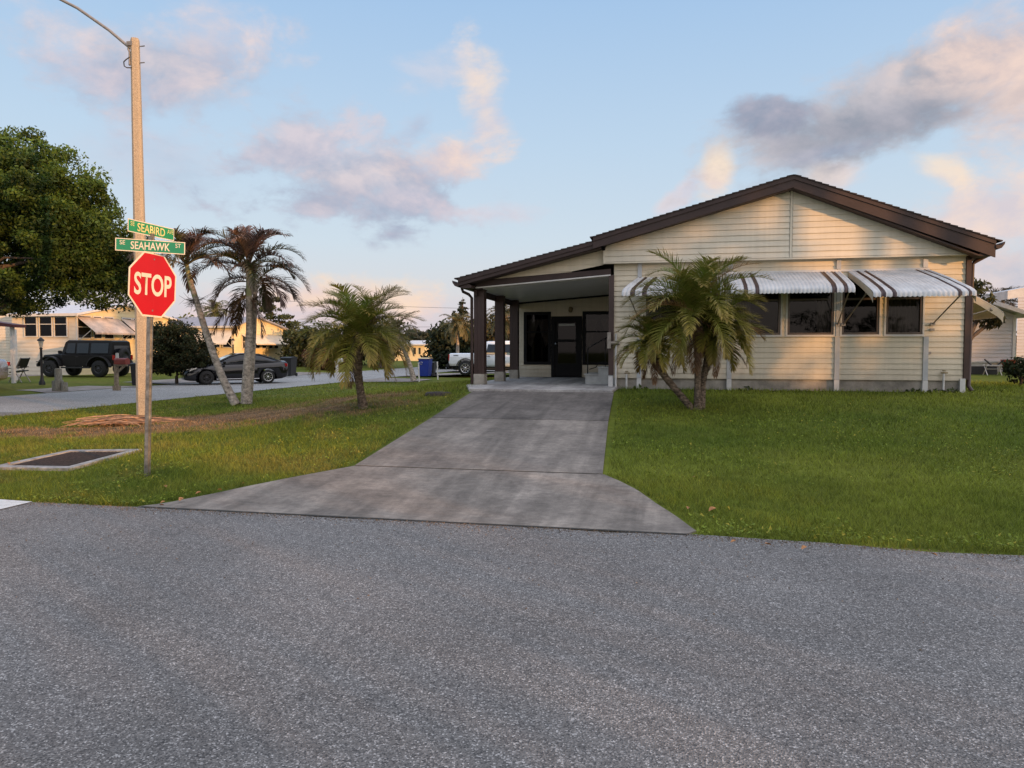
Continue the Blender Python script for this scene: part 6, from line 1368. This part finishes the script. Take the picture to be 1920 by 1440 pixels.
# neighbour on the right
VR = 33.0; zl = .70
xr = AtV(1903, 640, VR).x; ezr = AtV(1903, 590, VR).z
hR = thing('neighbour_house', 'white sided neighbouring house with low gable past the right corner of the house', 'house', (xr, VR, zl))
slope = (AtV(1862, 573, VR).z-AtV(1905, 587, VR).z)/(AtV(1905, 587, VR).x-AtV(1862, 573, VR).x); xp = xr-4.2
def rr_(z):
    if z < ezr: return (0, 9)
    a = (z-ezr)/slope; return (a, 9-a) if 9-a > a+.05 else None
mb = MB(); siding(mb, (xr, VR, 0), (-1, 0, 0), (0, -1, 0), 1.13, ezr+slope*4.4, .15, rr_); mb.build('wall', M['house_white'], hR, fixn=False)
mb = MB(); mb.box(xr-9, VR-.02, .6, xr, VR+.1, 1.07); mb.build('foundation', M['trim_white'], hR); mb = MB(); mb.box(xr-9, VR-.10, 1.07, xr+.02, VR+.02, 1.14); mb.box(xr-.09, VR-.04, 1.14, xr+.02, VR+.02, ezr); mb.build('trim', M['trim_white'], hR)
mb = MB(); mb.prism([(xr+.42, VR-.45, ezr-.12), (xr-4.4, VR-.45, ezr+slope*4.5-.0), (xr-4.4, VR-.45, ezr+slope*4.5+.2), (xr+.42, VR-.45, ezr+.04)], (0, 9, 0)); mb.prism([(xr-9.4, VR-.45, ezr-.12), (xr-4.4, VR-.45, ezr+slope*4.5), (xr-4.4, VR-.45, ezr+slope*4.5+.2), (xr-9.4, VR-.45, ezr+.04)], (0, 9, 0)); mb.build('roof', M['roof_white'], hR)
mb = MB(); mb.box(xr-.1, VR+.1, .6, xr, VR+8.5, ezr); mb.build('side_wall', M['house_white'], hR)
h2 = thing('neighbour_house', 'blue-grey building with overhanging white carport roof at the extreme right edge', 'house', (AtV(1910, 660, 39).x+1, 39, zl))
x2 = AtV(1906, 640, 39).x
mb = MB(); siding(mb, (x2+6, 39, 0), (-1, 0, 0), (0, -1, 0), .7, 4.2, .15, lambda z: (0, 6)); mb.build('wall', M['house_white'], h2, fixn=False)
e0 = AtV(1884, 562, 27); mb = MB(); mb.prism([(e0.x, 26.8, e0.z), (e0.x+4, 26.8, e0.z+.75), (e0.x+4, 26.8, e0.z+1.05), (e0.x, 26.8, e0.z+.28)], (0, 5, 0)); mb.box(e0.x+.7, 26.6, e0.z+.45, e0.x+4, 26.75, e0.z+.62); mb.build('carport_roof', M['roof_white'], h2)
q = AtV(1935, 640, 27); mb = MB(); mb.box(q.x, 27, .7, q.x+.12, 27.12, 3.4); mb.build('post', M['trim_white'], h2)
q = AtV(1893, 690, VR-.6); pt = thing('flower_pot', 'terracotta pot by the wall of the white neighbouring house', 'plant pot', (q.x, q.y, .7)); mb = MB(); mb.lathe([(0, 0), (.19, 0), (.28, .40), (.31, .41), (.31, .50), (.27, .50), (.25, .42), (0, .42)], tuple(pt.location), 'z', 24); mb.build('pot', M['terracotta'], pt)
q = AtV(1861, 690, 28.5); ch = thing('garden_chair', 'small white folding chair with dark straps on the grass by the white house', 'chair', (q.x, q.y, .70))
mb = MB()
for sx in (-.22, .22):
    mb.tube([(q.x+sx, q.y-.2, .70), (q.x+sx, q.y+.15, 1.08)], .014, 6); mb.tube([(q.x+sx, q.y+.2, .70), (q.x+sx, q.y-.15, 1.06)], .014, 6)
mb.tube([(q.x-.22, q.y, .92), (q.x+.22, q.y, .92)], .012, 6); mb.build('frame', M['trim_white'], ch)
mb = MB(); mb.box(q.x-.24, q.y-.18, 1.04, q.x+.24, q.y+.16, 1.06); mb.build('seat', M['trim_white'], ch); mb = MB(); mb.tube([(q.x-.3, q.y-.1, 1.26), (q.x-.08, q.y-.1, 1.06)], .025, 6); mb.tube([(q.x+.3, q.y-.1, 1.24), (q.x+.12, q.y-.1, 1.06)], .025, 6); mb.build('strap', M['plastic_black'], ch)
q = AtV(1835, 690, 29); mb = MB(); mb.box(q.x-.55, 29, .68, q.x+.6, 29.5, 1.0); o = mb.build('storage_box', M['plastic_black'], bevel=.02); tag(o, 'low black box on the grass before the white house', 'box')

# ------------------------------------------------------------------ street furniture across the side street
def lantern(name, label, px, pyt, D, z0):
    b = B(px, D, z0); zt = AtD(px, pyt, D).z; t = thing(name, label, 'lamp post', b)
    mb = MB(); h = zt-z0; mb.lathe([(.12, 0), (.12, .1), (.07, .2), (.05, .35), (.045, h-.5), (.07, h-.45), (.03, h-.42)], tuple(b), 'z', 12); mb.tube([b+Vector((-.25, 0, h-1.0)), b+Vector((.25, 0, h-1.0))], .02, 6); mb.build('post', M['plastic_black'], t)
    mb = MB(); mb.lathe([(.05, h-.42), (.10, h-.16)], tuple(b), 'z', 6); mb.build('lamp_glass', M['lamp_clear'], t); mb = MB(); mb.lathe([(.14, h-.16), (.12, h-.10), (.03, h-.02), (0, h)], tuple(b), 'z', 6); mb.build('lamp_cap', M['plastic_black'], t)
lantern('lamp_post', 'black lantern post on the grass in front of the off-road car', 77, 632, 30.0, .16)
lantern('lamp_post', 'black lantern post in front of the yellow gabled home', 437, 634, 49, .2)
b = B(108, 27.8, .12); wp = thing('wooden_bollard', 'weathered wooden post stumps in the grass near the street', 'bollard', b)
mb = MB(); mb.lathe([(.17, -.1), (.165, .3), (.13, .32), (.12, .74), (.10, .76), (0, .77)], tuple(b), 'z', 14); mb.build('post', M['grey_wood'], wp); mb = MB(); mb.lathe([(.12, -.1), (.11, .24), (0, .25)], (b.x+.26, b.y, b.z), 'z', 12); mb.build('stump', M['grey_wood'], wp); mb = MB(); mb.lathe([(.10, -.1), (.10, .30), (0, .31)], (b.x-.22, b.y+.05, b.z), 'z', 12); mb.build('stump', M['grey_wood'], wp)
b = B(217, 28.5, .10); mbx = thing('mailbox', 'red-brown mailbox on a wooden post with bracket behind the lamp pole', 'mailbox', b)
mb = MB(); mb.box(b.x-.06, b.y-.06, .0, b.x+.06, b.y+.06, 1.12); mb.box(b.x-.12, b.y-.08, .0, b.x+.12, b.y+.08, .2); mb.bar((b.x+.02, b.y, .70), (b.x+.36, b.y, .96), .07, .07); mb.box(b.x-.06, b.y-.05, .96, b.x+.48, b.y+.05, 1.02); mb.build('post', M['wood'], mbx)
mb = MB(); pr = [(b.x-.02+0, -.13), (0, 0)]
prf = [(-.13, 0), (.13, 0), (.13, .15)]+[(.13*math.cos(q), .15+.09*math.sin(q)) for q in np.linspace(.2, math.pi-.2, 7)]+[(-.13, .15)]
mb.prism([(b.x+.0, b.y+y, 1.025+z) for y, z in prf], (.52, 0, 0)); mb.build('box', M['mail_red'], mbx, bevel=.006)
mb = MB(); mb.box(b.x-.01, b.y-.01, 1.26, b.x+.12, b.y+.01, 1.46); mb.box(b.x+.02, b.y-.015, 1.2, b.x+.05, b.y+.015, 1.27); mb.build('number_plate', M['trim_white'], mbx)
b = AtZ(632, 701, .10); mw_ = thing('mailbox', 'white mailbox on a white post across the side street', 'mailbox', b)
mb = MB(); mb.box(b.x-.06, b.y-.06, 0, b.x+.06, b.y+.06, .80); mb.build('post', M['trim_white'], mw_); mb = MB(); mb.prism([(b.x-.10, b.y-.12, .8), (b.x+.34, b.y-.12, .8), (b.x+.34, b.y-.12, .98), (b.x+.28, b.y-.12, 1.05), (b.x-.04, b.y-.12, 1.05), (b.x-.10, b.y-.12, .98)], (0, .3, 0)); mb.build('box', M['trim_white'], mw_, bevel=.01)
def wheelie(label, px, py, z, w, d, h, mbody, mlid, logo=False):
    b = AtZ(px, py, z); b.y += d/2; t = thing('wheelie_bin', label, 'bin', b)
    mb = MB(); k = .80; vs, fs = loft([[(b.x-w/2*s, b.y-d/2*s, b.z+zz), (b.x+w/2*s, b.y-d/2*s, b.z+zz), (b.x+w/2*s, b.y+d/2*s, b.z+zz), (b.x-w/2*s, b.y+d/2*s, b.z+zz)] for s, zz in ((k, .05), (.97, h*.90), (1.04, h*.90), (1.04, h*.94))]); mb.add(vs, fs); mb.build('body', mbody, t, bevel=.02)
    mb = MB(); mb.prism([(b.x-w*.54, b.y-d*.56, b.z+h*.94), (b.x-w*.54, b.y+d*.56, b.z+h*.96), (b.x-w*.50, b.y+d*.3, b.z+h), (b.x-w*.52, b.y-d*.4, b.z+h*.985)], (w*1.08, 0, 0)); mb.build('lid', mlid, t, bevel=.01)
    for s in (-1, 1): mb = MB(); mb.lathe([(0, -.03), (.10, -.03), (.10, .03), (0, .03)], (b.x+s*w*.42, b.y+d*.45, b.z+.10), 'x', 14); mb.build('wheel', M['rubber'], t)
    if logo:
        mb = MB(); n = 20; c = Vector((b.x-w*.22, b.y-d*.485, b.z+h*.72))
        for q in range(3):
            a0 = q*2.094; P = [c+Vector((.075*math.cos(a0+j*.28), 0, .075*math.sin(a0+j*.28))) for j in range(6)]
            mb.tube(P, .014, 4)
        mb.build('recycling_mark', M['trim_white'], t)
    return t
wheelie('blue recycling bin with yellowish lid at the kerb right of the golden date palm', 794, 707, .06, .62, .72, 1.08, M['bin_blue'], M['lid_tan'], True)
wheelie('black bin standing to the right of the blue recycling bin', 807, 705, .06, .42, .5, .82, M['plastic_black'], M['plastic_black'])
wheelie('tall black bin standing behind the rear of the black sedan', 536, 706, .05, .66, .75, 1.12, M['plastic_black'], M['plastic_black'])
q = AtZ(254, 726, .05); wheelie('dark bin just visible left of the lamp pole', 253, 725, .05, .45, .5, 1.0, M['plastic_black'], M['plastic_black'])
for px, py, h, lb in ((786, 713, .86, 'thin white marker pole directly in front of the blue bin'), (821, 709, .86, 'thin white marker pole right of the black bin')):
    b = AtZ(px, py, .08); mb = MB(); mb.tube([b-Vector((0, 0, .1)), b+Vector((-.03, 0, h))], .035, 8); mb.lathe([(.045, h-.02), (.045, h), (0, h+.01)], (b.x-.03, b.y, b.z), 'z', 8); tag(mb.build('marker_pole', M['trim_white']), lb, 'marker pole', 'white marker poles at the street edge')
# folded garden chair beside the canopy
b = B(36, 31.5, .2); wb = thing('garden_chair', 'dark folded garden chair beside the canopy post at the left edge', 'chair', b)
mb = MB()
for yy in (-.22, .22):
    mb.tube([(b.x-.35, b.y+yy, .2), (b.x+.30, b.y+yy, 1.25)], .022, 6); mb.tube([(b.x+.30, b.y+yy, .2), (b.x-.25, b.y+yy, .95)], .022, 6); mb.tube([(b.x-.35, b.y+yy, .78), (b.x+.22, b.y+yy, .86)], .022, 6)
mb.build('frame', M['alu'], wb)
mb = MB(); mb.obox((b.x-.05, b.y, .66), (.28, 0, .04), (0, .22, 0), (-.004, 0, .02)); mb.obox((b.x+.20, b.y, 1.02), (.10, 0, .20), (0, .22, 0), (.02, 0, -.01)); mb.build('seat', M['plastic_black'], wb)
# power lines
for k, (pa, pb_) in enumerate((((560, 562), (900, 580)), ((560, 608), (900, 610)), ((560, 618), (900, 620)))):
    a = AtD(pa[0]-60, pa[1], 95); c = AtD(pb_[0]+120, pb_[1], 95); mb = MB()
    mb.tube([a.lerp(c, t)-Vector((0, 0, .9*4*t*(1-t)*.3)) for t in np.linspace(0, 1, 12)], .018, 4)
    tag(mb.build('power_line', M['wire']), ['highest of the thin overhead wires behind the trees', 'middle overhead wire, just above the lowest one', 'lowest of the thin overhead wires behind the trees'][k], 'overhead wire', 'overhead wires')
for px in (470, 1060):
    b = B(px, 95, 0); mb = MB(); mb.tube([b, b+Vector((0, 0, 9.5))], [.16, .12], 8); mb.box(b.x-1, b.y-.06, 8.1, b.x+1, b.y+.06, 8.25); tag(mb.build('utility_pole', M['wood']), 'wooden utility pole far behind carrying the overhead wires', 'utility pole', 'utility poles carrying the overhead wires')
